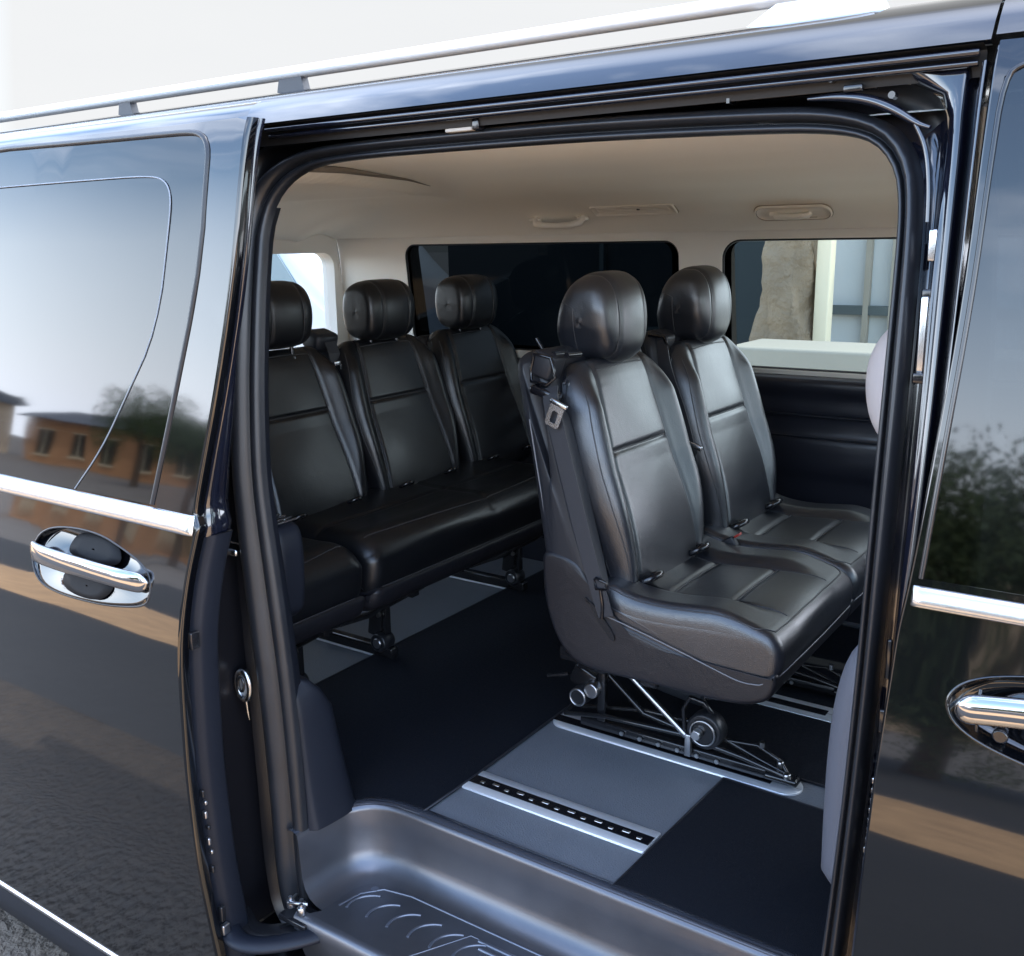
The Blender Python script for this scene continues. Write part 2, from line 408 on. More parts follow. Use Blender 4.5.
# rear jamb wall behind the slid door
mb.grid([[(-.612-.0*k, y, z) for y in (.05, .02, -.03, -.055)] for k, z in enumerate(np.linspace(-.24, 1.26, 20))], 0)
mb.grid([[(x, .062-.0*k, z) for x in (-.64, -.57)] for k, z in enumerate(np.linspace(-.24, 1.1, 14))], 0)
mb.build('rear_jamb', mat('jamb_black', (.006, .006, .008), .35), van)
# B pillar outer jamb, glossy painted, stepped towards the front door
mb = MB()
subgrid(mb, rings, isright, 0)
# column sections swept along height
ZZ = np.linspace(-.24, 1.262, 60)
JX = [(p[0], p[1]) for p in LJ if p[0] > .4 and p[1] < 1.24]
JX.sort(key=lambda p: p[1])
def jx(z): return interp(z, [(p[1], p[0]) for p in JX]) if z < 1.225 else .54
secs = []
for z in ZZ:
    x0 = jx(z); e = .604-.004-(.03*max(0, (.75-z)))-.0; ys = ysl(z)+.008; yb = yo(z)
    if z > 1.2: x0 = interp(z, [(1.2, .557), (1.225, .551), (1.24, .541), (1.250, .528), (1.258, .508), (1.264, .48)])
    w = min(e-x0, .046); q0 = e-w
    secs.append([(x0, ys, z), (x0+.003, ys-.02, z), (x0+.22*w, yb+.030, z), (q0+.30*w, yb+.025, z), (q0+.48*w, yb+.024, z), (q0+.58*w, yb+.048, z), (q0+.68*w, yb+.050, z), (q0+.76*w, yb+.02, z), (q0+.82*w, yb+.004, z), (q0+.93*w, yb+.000, z), (e-.003, yb+.003, z), (e-.002, yb+.05, z)])
secs = [chaikin(s, 2, False) for s in secs]
mb.grid(secs, 0)
mb.build('door_pillar', JAMBP, van)
def pl(z, dx, dy, w, h, mi, t=.006):
    mb = MB(); x = jx(z)+dx; mb.box((x, ysl(z)+dy, z), (w, t, h), 0, bev=.002); mb.build('latch_plate' if h > .02 else 'contact_stud', [BRUSH, BLKGLOSS][mi], van)
pl(1.075, -.002, .004, .011, .035, 0); pl(.975, -.004, .004, .009, .09, 0); pl(1.02, -.002, .0, .012, .016, 1)
pl(.93, -.004, .004, .014, .012, 1)
for k, z in enumerate(np.linspace(.33, .44, 9)): pl(float(z), -.003+.001*random.random(), .002, .010, .009, 0 if k % 3 else 1)
pl(.52, -.003, .002, .010, .03, 1); pl(.60, -.004, .002, .006, .05, 1)
# bracket in the upper front corner
mb = MB()
mb.tube([tuple(p) for p in resample(chaikin([(.40, .075, 1.244), (.44, .07, 1.243), (.475, .066, 1.236), (.505, .06, 1.222), (.53, .056, 1.205), (.545, .05, 1.20)], 3, False), 24, False)], [.002+.004*math.sin(math.pi*(k+.5)/24) for k in range(24)], 0, 8)
mb.tube([tuple(p) for p in resample(chaikin([(.528, .056, 1.205), (.542, .052, 1.18), (.549, .048, 1.14), (.551, .044, 1.10)], 3, False), 16, False)], .003, 0, 8)
mb.box((.455, .066, 1.250), (.022, .01, .008), 1, bev=.002); mb.cyl((.43, .075, 1.262), (.43, .06, 1.262), .004, 1, 12); mb.cyl((.50, .07, 1.238), (.50, .056, 1.238), .004, 1, 12)
mb.build('corner_bracket', [JAMBP, BLKGLOSS, STEEL], van)

# striker, bump stop, hinge roller arm
def onrear(z, dx=0, dy=0): return (-.60+dx, .02+dy, z)
mb = MB()
cz = .285; cx = -.586; cy = -.006
mb.tube([(cx+.017*math.cos(a), cy-.012, cz+.028*math.sin(a)) for a in np.linspace(0, 2*math.pi, 25)[:-1]], .006, 0, 8, closed=True)
mb.grid([[(cx+r*.017*math.cos(a), cy-.010-.006*(1-r), cz+r*.028*math.sin(a)) for a in np.linspace(0, 2*math.pi, 25)[:-1]] for r in (1, .8, .5, .05)], 2, cu=True)
mb.tube([(cx+.008*math.cos(a), cy-.018, cz+.004+.014*math.sin(a)) for a in np.linspace(0, 2*math.pi, 25)[:-1]], .0025, 1, 8, closed=True)
mb.tube([(cx+.004, cy-.012, cz-.03), (cx+.006, cy-.01, cz-.07)], [.004, .0008], 0, 6)
mb.build('striker', [BRUSH, IRON, ALU], van)
mb = MB()
mb.box((-.590, -.016, .545), (.030, .012, .014), 0, bev=.006); mb.box((-.588, -.012, .563), (.04, .006, .003), 0)
mb.build('bump_stop', [BRUSH, BLKGLOSS], van)
mb = MB()
mb.box((-.548, .03, -.11), (.028, .02, .045), 0, bev=.008); mb.box((-.53, .02, -.145), (.02, .015, .02), 0, bev=.005)
mb.build('lower_latch', BRUSH, van)
mb = MB()
arm = [(-.56, -.12, -.150), (-.52, -.14, -.155), (-.48, -.135, -.156), (-.44, -.10, -.157), (-.405, -.05, -.158), (-.38, .02, -.160)]
arm = [tuple(p) for p in resample(chaikin(arm, 2, False), 24, False)]
mb.tube(arm, .020, 0, 14, flat=.55)
mb.tube([(p[0]-.02, p[1]+.045, p[2]-.012) for p in arm], .022, 1, 12, flat=.4)
for p in ((-.455, -.03, -.135), (-.44, -.045, -.13), (-.468, -.045, -.125)):
    mb.cyl(p, (p[0], p[1], p[2]+.016), .008, 2, 14, .002); mb.cyl((p[0], p[1], p[2]+.014), (p[0], p[1], p[2]+.022), .004, 2, 8)
mb.box((-.455, -.035, -.145), (.07, .05, .012), 1, bev=.003)
mb.tube([(-.48, -.02, -.12), (-.465, -.05, -.112), (-.44, -.03, -.118)], .004, 2, 8)
mb.build('hinge_arm', [NAVY, IRON, STEEL], van)

# ------------------------------------------------------------------ sliding door (open, stands outboard)
DO = -.10
def yd(z): return yo(z)+DO
EDGE = [(-.541, -.42), (-.541, -.186), (-.538, .002), (-.536, .184), (-.526, .341), (-.520, .449), (-.512, .553), (-.500, .62), (-.496, .640), (-.505, .655), (-.506, .668), (-.493, .735), (-.463, .881), (-.437, 1.08), (-.431, 1.2), (-.428, 1.278)]
EDG = chaikin(EDGE, 2, False)
def ex(z): return interp(z, sorted([(p[1], p[0]) for p in EDG]))
slid = empty('sliding_door', (-1.0, -.1, .3), van)
slid.location = Vector((-1.0, -.1, .3))-van.location
tag(slid)
glassL = [(-1.75, 1.262)]+[(-1.1, 1.271), (-.80, 1.266), (-.60, 1.2635), (-.553, 1.2615), (-.533, 1.257), (-.517, 1.247), (-.509, 1.228), (-.509, 1.205), (-.513, 1.081), (-.544, .924), (-.612, .662), (-1.75, .655)]
recess = chaikin([(-.957, .510), (-.952, .550), (-.92, .578), (-.85, .592), (-.753, .594), (-.679, .578), (-.625, .562), (-.600, .545), (-.595, .515), (-.607, .492), (-.68, .478), (-.752, .470), (-.86, .467), (-.93, .476)], 2)
outer = [(-1.8, -.40), (-1.8, 1.278)]+[(-1.2, 1.282), (-.9, 1.2815), (-.6, 1.279), (-.45, 1.279)]+[p for p in EDG[::-1] if p[1] < 1.275]
outer = [p for p in outer if p[1] > -.41]+[(-.541, -.40)]
def crease(x, z):   # subtle skin character
    return yd(z)
mb = MB()
sheet(mb, outer, [glassL, recess], lambda a, b: (a, crease(a, b), b), .035, 0, flip=True)
# rounded front edge turning in
pts = [p for p in EDG if -.40 <= p[1] <= 1.279]
mb.grid([[(x+dx, yd(z)+dy, z) for dx, dy in ((0, 0), (.003, .0012), (.0052, .004), (.006, .009), (.006, .018))] for x, z in pts], 0)
# top edge band above window
mb.grid([[(x, yd(z)+dy, z+dz) for dy, dz in ((0, 0), (.004, .006), (.012, .016), (.03, .024), (.07, .03))] for x, z in [(xx, 1.2795) for xx in np.linspace(-1.8, -.428, 20)]], 0)
# recess bowl
n = len(recess); rc = np.array(recess); c0 = rc.mean(0)
def bowl(s, d): return [(c0[0]+(p[0]-c0[0])*s, yd(p[1])+d+(.006+.22*(p[1]-c0[1])*s if s < .96 else 0), c0[1]+(p[1]-c0[1])*s) for p in recess]
mb.grid([bowl(1, 0), bowl(.985, .004), bowl(.965, .006), bowl(.94, .003), bowl(.90, .004), bowl(.6, .004), bowl(.25, .004), bowl(.02, .004)], 0, cu=True)
mb.build('door_panel', PAINT, slid)
mb = MB()
mb.tube([(p[0], yd(p[1])+.001, p[1]) for p in recess], .0022, 0, 8, closed=True)
mb.build('recess_gasket', RUBBER, slid)
# cups above/below handle: dark hollows
mb = MB()
def cup(poly, dep):
    P = chaikin(poly, 2); c = np.array(P).mean(0)
    f = lambda s, d: [(c[0]+(p[0]-c[0])*s, yd(c[1]+(p[1]-c[1])*s)+d+.005+.22*(c[1]+(p[1]-c[1])*s-c0[1])-.002, c[1]+(p[1]-c[1])*s) for p in P]
    mb.grid([f(1.0, .002), f(.985, .0), f(.6, .0), f(.05, .0)], 0, cu=True)
cup([(-.855, .552), (-.835, .582), (-.77, .586), (-.71, .577), (-.69, .545), (-.76, .535), (-.84, .54)], .02)
cup([(-.85, .515), (-.845, .488), (-.80, .478), (-.73, .480), (-.70, .50), (-.70, .515), (-.78, .52)], .02)
mb.build('handle_cup', mat('cup_black', (.006, .006, .007), .65, spec=.2), slid)
mb = MB()
hp = []
for k in range(41):
    t = .5-.5*math.cos(math.pi*k/40); x = -.948+.348*t; z = .537+.006*math.sin(t*3.0)-.004*t; bow = math.sin(math.pi*min(1, max(0, t)))**.5 if 0 < t < 1 else 0
    h = .0195*math.sqrt(max(0, 1-max(0, 1-t/.055, 1-(1-t)/.055)**2))*(1-.08*t)+.0003
    yb = yd(z)-.002-.026*bow
    ring = []
    for q in range(20):
        a = 2*math.pi*q/20; ring.append((x, yb+(.009*min(1, bow+.3))*math.cos(a), z+h*math.sin(a)))
    hp.append(ring)
mb.grid(hp, 0, cu=True)
mb.build('door_handle', CHROME, slid)
# window glass with printed border line and its black gasket
mb = MB()
sheet(mb, glassL, [], lambda a, b: (a, yd(b)+.001, b), .08, 0, flip=True)
gl = mb.build('window_glass', GL_DOOR, slid)
mb = MB()
inner = chaikin([(-1.75, 1.20), (-1.1, 1.2025), (-.782, 1.2025), (-.66, 1.2015), (-.615, 1.195), (-.594, 1.172), (-.594, 1.13), (-.618, .953), (-.697, .832), (-.76, .74), (-.836, .662)], 2, False)
mb.tube([(p[0], yd(p[1])+.0001, p[1]) for p in inner], .0013, 0, 6)
mb.build('border_line', mat('printed_line', (.22, .24, .27), .5), gl)
mb = MB()
gg = chaikin([p for p in glassL if p[0] > -1.74 and p[1] > .66], 1, False)
mb.tube([(-1.75, yd(1.262)+.001, 1.262)]+[(p[0]+.002, yd(p[1])+.001, p[1]+.002) for p in gg], .005, 0, 8)
mb.build('window_gasket', RUBBER, slid)
# inner face of the door (keeps light out behind the glass)
mb = MB()
sheet(mb, [(-1.79, -.38), (-1.79, 1.25), (-.47, 1.25), (-.50, 1.0), (-.54, .70), (-.55, .3), (-.56, -.38)], [rrect(-1.7, -.62, .74, 1.2, .06)], lambda a, b: (a, yd(b)+.072, b), .1)
mb.build('inner_panel', PLAST, slid)
# belt chrome strip
def strip(x0, x1, zb, zt, yf, mi=0, endcap=True, proud=.008):
    L = []
    N = 30
    for k in range(N+1):
        x = x0+(x1-x0)*k/N; e = 1.
        d = min(abs(x-x0), abs(x1-x)) if endcap else 1
        if d < .008: e = max(.05, math.sqrt(1-(1-d/.008)**2))
        row = []
        for q in range(13):
            a = math.pi*q/12; z = (zb+zt)/2-(zt-zb)/2*math.cos(a); row.append((x, yf(z)-proud*e*math.sin(a)**.6+.001, z))
        L.append(row)
    return L
mb = MB()
xs_ = sorted(set([-1.8]+list(np.linspace(-1.8, -.53, 12))+[-.512, -.506, -.502, -.500]))
L = []
for x in xs_:
    d = (-.500-x); e = 1 if d > .012 else max(.03, math.sqrt(max(0, 1-(1-d/.012)**2)))
    L.append([(x, yd(.64+(.022)*(-math.cos(math.pi*q/12)))-.009*e*math.sin(math.pi*q/12)**.6+.0005, .643-.0165*math.cos(math.pi*q/12)) for q in range(13)])
mb.grid(L, 0)
mb.build('belt_trim', BRUSH, slid)
mb = MB()
mb.grid([[(x, yd(z)-d, z) for z, d in ((-.352, .0), (-.354, .004), (-.360, .006), (-.366, .004), (-.368, 0))] for x in np.linspace(-1.8, -.60, 12)], 0)
mb.grid([[(x, yd(z)-d, z) for z, d in ((-.372, .001), (-.40, .006), (-.44, .004), (-.455, -.03))] for x in np.linspace(-1.8, -.545, 12)], 1)
mb.build('lower_trim', [BRUSH, PLAST], slid)
# navy front-edge trim of the door
mb = MB()
rows = []
for z in np.linspace(-.40, .618, 50):
    x = ex(z); wob = .008*math.exp(-((z-.50)/.1)**2)
    rows.append([(x+.004, yd(z)+.018, z), (x-.002, yd(z)+.024, z), (x-.004, yd(z)+.036, z), (x+.002, yd(z)+.042, z), (x+.004+wob*0, yd(z)+.050, z), (x+.004, yd(z)+.078, z), (x+.001, yd(z)+.083, z), (x-.02, yd(z)+.086, z)])
mb.grid(rows, 0)
rows = []
for z in np.linspace(.618, 1.279, 40):
    x = ex(z)-.004; w = .050-.042*min(1, max(0, (z-.62)/.3))
    rows.append([(x+.006, yd(z)+.018, z), (x+.003, yd(z)+.022, z), (x-.001, yd(z)+.026, z), (x+.003, yd(z)+.03, z), (x+.003, yd(z)+.03+w*.8, z), (x-.002, yd(z)+.034+w, z), (x-.03, yd(z)+.036+w, z)])
mb.grid(rows, 1)
mb.build('edge_trim', [NAVY, JAMBP], slid)
def edgebit(z, w, h, mi, dy=.028, name='edge_contact'):
    mb = MB(); mb.box((ex(z)+.006, yd(z)+dy, z), (.010, w, h), 0, bev=.002); mb.build(name, [IRON, STEEL][mi], slid)
edgebit(.445, .018, .030, 0, name='door_lock')
for k, z in enumerate((.155, .135, .112, .085, .058, .035, .0)): edgebit(z, .006, .008 if k % 2 else .014, 1 if k % 3 else 0, .026+.003*(k % 2))
edgebit(-.10, .010, .03, 0); edgebit(-.135, .016, .02, 1); edgebit(-.16, .012, .012, 0)

# ------------------------------------------------------------------ front door
fd = empty('front_door', (1.0, -.05, .3), van)
FE = [(.562, -.40), (.556, .0), (.567, .259), (.572, .42), (.574, .514), (.577, .61), (.578, .66), (.585, .719), (.595, .863), (.604, 1.02), (.606, 1.2), (.607, 1.281)]
FED = chaikin(FE, 2, False)
def fx(z): return interp(z, sorted([(p[1], p[0]) for p in FED]))
fgl = [(1.45, 1.245), (.66, 1.258), (.633, 1.255), (.616, 1.243), (.6135, 1.15), (.611, 1.022), (.602, .863), (.594, .722), (1.55, .722)]
fgl_hole = fgl
frec = chaikin([(.636, .593), (.641, .612), (.66, .627), (.69, .637), (.75, .648), (.83, .65), (.90, .64), (.93, .61), (.90, .572), (.82, .552), (.74, .548), (.68, .560), (.648, .575)], 2)
fo = [p for p in FED if p[1] < 1.28]+[(.607, 1.281), (1.35, 1.27), (1.75, .75), (1.75, -.40)]
mb = MB()
sheet(mb, fo, [fgl, frec], lambda a, b: (a, yo(b), b), .035, 0)
mb.grid([[(x+dx, yo(z)+dy, z) for dx, dy in ((0, 0), (-.002, .001), (-.0035, .004), (-.004, .009), (-.004, .04))] for x, z in FED if z < 1.281], 0)
cf = np.array(frec).mean(0)
fb = lambda s, d: [(cf[0]+(p[0]-cf[0])*s, yo(p[1])+d, cf[1]+(p[1]-cf[1])*s) for p in frec]
mb.grid([fb(1.03, -.0015), fb(1.015, -.004), fb(.99, -.001), fb(.95, .012), fb(.8, .024), fb(.5, .03), fb(.02, .032)], 0, cu=True)
mb.build('door_panel', PAINT, fd)
mb = MB()
hp = []
for k in range(41):
    t = .5-.5*math.cos(math.pi*k/40); x = .645+.24*t; z = .597+.010*t+.012*math.sin(math.pi*t); e = math.sqrt(max(.0004, 1-max(0, 1-t/.08, 1-(1-t)/.08)**2))
    yb = yo(z)-.004-.016*math.sin(math.pi*(.15+.7*t))
    hp.append([(x, yb+.010*e*math.cos(a), z+(.017)*e*math.sin(a)) for a in np.linspace(0, 2*math.pi, 21)[:-1]])
mb.grid(hp, 0, cu=True)
mb.tube([(.668, yo(.6)-.008, .575), (.668, yo(.6)-.02, .598), (.668, yo(.6)-.008, .622)], .002, 1, 6)
mb.cyl((.69, yo(.565)+.018, .572), (.69, yo(.565)+.004, .572), .008, 1, 20, .002)
mb.build('door_handle', [CHROME, BLKGLOSS], fd)
mb = MB(); sheet(mb, fgl, [], lambda a, b: (a, yo(b)+.0012, b), .08, 0)
mb.build('window_glass', GL_DOOR, fd)
mb = MB()
mb.tube([(p[0], yo(p[1])-.0002, p[1]) for p in chaikin([(1.3, 1.25), (.66, 1.258), (.633, 1.255), (.616, 1.243), (.6135, 1.15), (.611, 1.022), (.602, .863), (.594, .722)], 2, False)], .0028, 0, 8)
mb.build('window_gasket', BLKGLOSS, fd)
mb = MB()
L = []
for x in [.5865, .588, .590, .594, .60]+list(np.linspace(.62, 1.72, 12)):
    d = x-.5865; e = 1 if d > .012 else max(.03, math.sqrt(max(0, 1-(1-d/.012)**2)))
    L.append([(x, yo(.703)-.008*e*math.sin(math.pi*q/12)**.6+.0005-.003*math.cos(math.pi*q/12), .7025-.0115*math.cos(math.pi*q/12)) for q in range(13)])
mb.grid(L, 0)
mb.build('belt_trim', BRUSH, fd)
mb = MB()
sheet(mb, [(.60, -.35), (1.7, -.35), (1.7, .70), (.62, .70)], [], lambda a, b: (a, yo(b)+.07, b), .15)
mb.build('inner_panel', PLAST, fd)

# ------------------------------------------------------------------ roof rail
rr_ = empty('roof_rail', (-.5, .15, 1.38), van); rr_.location = Vector((-.5, .15, 1.38))-van.location
mb = MB()
rp = []
for k in range(61):
    x = -1.8+2.16*k/60; rp.append((x, .15, 1.3765-.0*k))
rp = [(-1.86, .15, 1.362), (-1.83, .15, 1.370)]+rp+[(.40, .15, 1.3755), (.43, .15, 1.371), (.45, .15, 1.364)]
L = []
for p in rp:
    L.append([(p[0], p[1]+.015*math.cos(a)*(1), p[2]+.0105*math.sin(a)) for a in np.linspace(0, 2*math.pi, 17)[:-1]])
mb.grid(L, 0, cu=True)
mb.build('rail_bar', mat('rail_silver', (.78, .79, .80), .35, .3), rr_)
for x, w in ((-1.003, .03), (-.533, .05), (-1.6, .03)):
    mb = MB(); mb.prism([(x-w/2-.010, 1.338), (x+w/2+.010, 1.338), (x+w/2, 1.376), (x-w/2, 1.376)], 'y', .142, .158, 0)
    mb.build('rail_post', PLASTL, rr_)
mb = MB(); mb.prism([(.28, 1.338), (.47, 1.338), (.455, 1.366), (.40, 1.3735), (.34, 1.3735)], 'y', .141, .159, 0); mb.build('rail_post', ALU, rr_)

# ------------------------------------------------------------------ interior
def yw(z): return interp(z, [(0, 1.67), (.70, 1.655), (.72, 1.64), (1.09, 1.60), (1.14, 1.585)])
mb = MB()
CE = smooth_tab([(.096, 1.222), (.135, 1.229), (.18, 1.236), (.4, 1.246), (.8, 1.252), (1.1, 1.243), (1.35, 1.218), (1.48, 1.185), (1.545, 1.15), (1.575, 1.118), (1.58, 1.112)], 200, 7)
def ceil(x, y):
    z = interp(y, CE)
    # rear: drops towards the tailgate; a soft duct step crosses the roof
    if x < -1.45: z -= .11*((-1.45-x)/.42)**2*(1 if y < 1.4 else max(0, (1.58-y)/.18))
    s = x+.62+(y-.25)*.42
    fade = max(0, min(1, (1.40-y)/.45))
    z -= fade*.034*(1/(1+math.exp(s/.016)))
    z -= fade*.010*math.exp(-((s+.02)/.018)**2)
    return z
xs = list(np.linspace(-1.87, .0, 90))+list(np.linspace(.03, 1.42, 18)); yy = [p[0] for p in CE][::3]+[CE[-1][0]]
mb.grid([[(x, y, ceil(x, y)) for y in yy] for x in xs], 0)
# rim down to the seal
hl = mb.build('headliner', HEADL, van)
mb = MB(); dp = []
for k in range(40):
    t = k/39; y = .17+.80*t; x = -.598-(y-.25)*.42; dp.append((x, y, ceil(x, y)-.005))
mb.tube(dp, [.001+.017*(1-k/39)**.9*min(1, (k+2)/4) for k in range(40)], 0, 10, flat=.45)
mb.build('duct_step_shadow', mat('duct_shade', (.20, .17, .14), .8), hl)  # dark tapered tube stands in for the shadow along the duct step
# seams of the headliner along far windows and reading-light plinths
mb = MB()
mb.tube([(x, 1.556, 1.1435) for x in np.linspace(-1.5, 1.0, 30)], .0012, 0, 6)
mb.build('trim_seam', mat('seam_dark', (.15, .13, .11), .8), hl)
GAPM = mat('beige_gap', (.30, .25, .19), .8)
def grab(xc, w, closed):
    mb = MB(); y = 1.522; z = 1.158
    # plinth: rounded slab lying on the sloping edge of the ceiling
    nrm = Vector((0, -.62, -.78)).normalized(); t2 = Vector((0, -.78, .62)).normalized(); c = Vector((xc, y, z))+nrm*.002
    def P(a, b, h): return c+Vector((1, 0, 0))*a+t2*b+nrm*h
    if closed:
        o = rrect(-w/2, w/2, -.030, .030, .028); f = lambda s, h: [P(a*(1-(1-s)*.3), b*s, h) for a, b in o]
        mb.grid([f(1, 0), f(.97, .007), f(.88, .009), f(.80, .004), f(.3, .004), f(.02, .004)], 0, cu=True)
        mb.tube([P(-w*.22, 0, .004), P(-w*.20, 0, .013), P(-w*.1, 0, .015), P(w*.1, 0, .015), P(w*.20, 0, .013), P(w*.22, 0, .004)], [.008, .009, .008, .008, .009, .008], 0, 10)
        mb.box(P(-w*.25, 0, .007), (.02, .018, .012), 0, bev=.004)
        mb.tube([P(-w*.18, -.016, .0055), P(w*.30, -.016, .0055)], .0012, 2, 6); mb.tube(f(1.005, .0008), .0018, 2, 6, closed=True); mb.tube(f(.84, .0055), .0014, 2, 6, closed=True)
    else:
        mb.tube([P(-w*.5, 0, -.004), P(-w*.46, 0, .016), P(-w*.3, 0, .024), P(0, 0, .026), P(w*.3, 0, .024), P(w*.46, 0, .016), P(w*.5, 0, -.004)], [.011, .011, .010, .009, .010, .011, .011], 0, 12)
        mb.box(P(-w*.5, 0, .002), (.035, .026, .012), 0, bev=.005); mb.box(P(w*.5, 0, .002), (.035, .026, .012), 0, bev=.005)
    return mb.build('grab_handle', [BEIGE, PLAST, GAPM], hl)
grab(-.845, .17, False); grab(-.115, .21, True)
mb = MB()
nrm = Vector((0, -.50, -.86)).normalized(); t2 = Vector((0, -.86, .50)).normalized(); c = Vector((-.575, 1.49, 1.178))
o = rrect(-.135, .135, -.026, .026, .008)
f = lambda s, h: [c+Vector((1, 0, 0))*a*(1-(1-s)*.25)+t2*b*s+nrm*h for a, b in o]
mb.grid([f(1, -.002), f(.97, .007), f(.86, .008), f(.82, .003), f(.4, .003), f(.02, .003)], 0, cu=True)
for k in range(5):
    b = -.016+.008*k
    mb.tube([c+Vector((-.115, 0, 0))+t2*b+nrm*.0045, c+Vector((.115, 0, 0))+t2*b+nrm*.0045], .0020, 0, 6)
    mb.tube([c+Vector((-.112, 0, 0))+t2*(b+.004)+nrm*.003, c+Vector((.112, 0, 0))+t2*(b+.004)+nrm*.003], .0010, 2, 6)
mb.box(c+nrm*.003+Vector((.02, 0, 0)), (.006, .02, .004), 1)
mb.tube(f(1.003, .0008), .0018, 2, 6, closed=True)
mb.build('air_vent', [BEIGE, PLASTL, GAPM], hl)

# far wall upper trim with two windows
mb = MB()
w1 = rrect(-1.54, -.482, .735, 1.088, .045); w2 = rrect(-.347, .56, .722, 1.088, .055)
sheet(mb, [(-1.86, .70), (1.7, .70), (1.7, 1.118), (-1.86, 1.118)], [w1, w2, rrect(.70, 1.6, .72, 1.088, .05)], lambda a, b: (a, yw(b), b), .05, flip=True)
for w in (w1, w2): mb.grid([[(a, yw(b)+d, b) for a, b in w] for d in (0, .004, .03)], 0, cu=True)
mb.build('window_surround', BEIGE, van)
for w, g in ((w1, GL_REAR), (w2, GL_CLEAR)):
    fr = MB(); fr.tube([(a, yw(b)+.008, b) for a, b in w], .0055, 0, 8, closed=True)
    wobj = MB(); sheet(wobj, w, [], lambda a, b: (a, yw(b)+.014, b), .1)
    p = wobj.build('side_window', g, van)
    fr.build('window_gasket', RUBBER, p)
    band = MB(); big = [(a*1, b) for a, b in w]
    cx_ = sum(a for a, b in w)/len(w); cz_ = sum(b for a, b in w)/len(w)
    x0 = min(a for a, b in w); x1 = max(a for a, b in w)
    sheet(band, w, [rrect(x0+.022, x1-.03, .75 if x0 < -1 else .727, 1.085, .04)], lambda a, b: (a, yw(b)+.017, b), .06)
    band.build('glass_border', BLKGLOSS, p)
# far wall lower panels
mb = MB()
prof = [(1.652, .708), (1.625, .706), (1.612, .695), (1.615, .665), (1.628, .655), (1.628, .60), (1.634, .592), (1.634, .540), (1.622, .530), (1.622, .43), (1.634, .42), (1.634, .30), (1.625, .29), (1.625, .20), (1.64, .19), (1.64, .0)]
prof = [tuple(p) for p in resample(chaikin(prof, 1, False), 60, False)]
mb.grid([[(x, y, z) for y, z in prof] for x in (-1.86, -1.2, -.5, .1, .7, 1.7)], 0)
mb.build('wall_panel', mat('wall_black', (.014, .015, .022), .30, 0, .2, var=(3, .2)), van)
mb = MB()
mb.tube([(x, 1.618, .598) for x in (-.44, .7)], .0035, 0, 8); mb.tube([(x, 1.612, .537) for x in (-.44, .7)], .0025, 0, 8); mb.tube([(x, 1.613, .30) for x in (-.44, .7)], .002, 0, 8)
mb.build('wall_trim_strip', NAVY, van)
# C pillar belt cover on far wall between windows, tail wall with window
mb = MB()
tw = rrect(.22, 1.575, .70, 1.062, .05)
sheet(mb, [(.10, 0), (1.66, 0), (1.65, .70), (1.59, 1.13), (.10, 1.15)], [tw], lambda a, b: (-1.86, a, b), .06, flip=False)
mb.grid([[(-1.86-d, a, b) for a, b in tw] for d in (0, .06)], 0, cu=True)
mb.build('tailgate_trim', BEIGE, van)
mb = MB(); sheet(mb, tw, [], lambda a, b: (-1.90, a, b), .15); tg = mb.build('tailgate_window', GL_TAIL, van)
# near-side interior wall behind the opening (rear quarter) and B-pillar trim
mb = MB()
sheet(mb, [(-1.86, .0), (-.56, .0), (-.575, .6), (-.57, 1.12), (-.56, 1.20), (-1.86, 1.20)], [rrect(-1.6, -.78, .74, 1.10, .05)], lambda a, b: (a, ysl(b)+.05, b), .06)
mb.build('quarter_trim', PLAST, van)
mb = MB()
rows = []
for z in np.linspace(0.0, 1.15, 40):
    x = interp(z, sorted([(p[1], p[0]) for p in LI if p[0] < -.2 and -.05 < p[1] < 1.17])); x += 0.0
    d = .04+.018*max(0, .6-z)
    rows.append([(x-.03, ysl(z)+.016, z), (x-.008, ysl(z)+.014, z), (x-.010, ysl(z)+.022, z), (x-.016, ysl(z)+d, z), (x-.05, ysl(z)+d+.012, z)])
mb.grid(rows, 0)
mb.build('pillar_trim', NAVY, van)
# moulded trim foot at the rear of the step
mb = MB()
def foot(z, s):
    P = [(-.53, .0), (-.475, .008), (-.468+.0*s, .03), (-.462, .09*s+.01), (-.475, .13*s), (-.53, .15*s), (-.60, .15*s)]
    return P
rows = []
for z, s, dx in [(.0, 1.0, .012), (.04, .98, .004), (.12, .90, -.006), (.22, .80, -.014), (.26, .62, -.020), (.285, .45, -.03), (.295, .25, -.045)]:
    rows.append([(a+dx, max(b, .005)+.01, z) for a, b in chaikin(foot(z, s), 2, False)])
mb.grid(rows, 0)
mb.build('trim_foot', NAVY, van)
# small cup-holder armrest on the quarter wall
mb = MB()
loftprof(mb, [(-.80, .36), (-.58, .36), (-.565, .45), (-.565, .555), (-.60, .575), (-.80, .58)], .07, .145, .02, 24, 60)
mb.tube([(-.60+.018*math.cos(a), .108, .577+.0*a) for a in np.linspace(0, 6.28, 17)[:-1]], .002, 1, 6, closed=True)
for k in range(4): mb.box((-.625+.016*k, .108, .576), (.004, .05, .003), 1)
mb.build('quarter_armrest', [NAVY, BRUSH], van)

# floor
mb = MB()
edge = chaikin([(-.475, .0), (-.472, .06), (-.462, .105), (-.435, .142), (-.40, .158), (-.36, .163), (-.30, .163)], 2, False)
fl = [(-1.86, .03), (-.475, .03)]+[p for p in edge if p[1] > .03]+[(.50, .163), (.50, .02), (1.7, .02), (1.7, 1.66), (-1.86, 1.66)]
sheet(mb, fl, [], lambda a, b: (a, b, 0.0), .12)
mb.build('floor', VINYL, van)
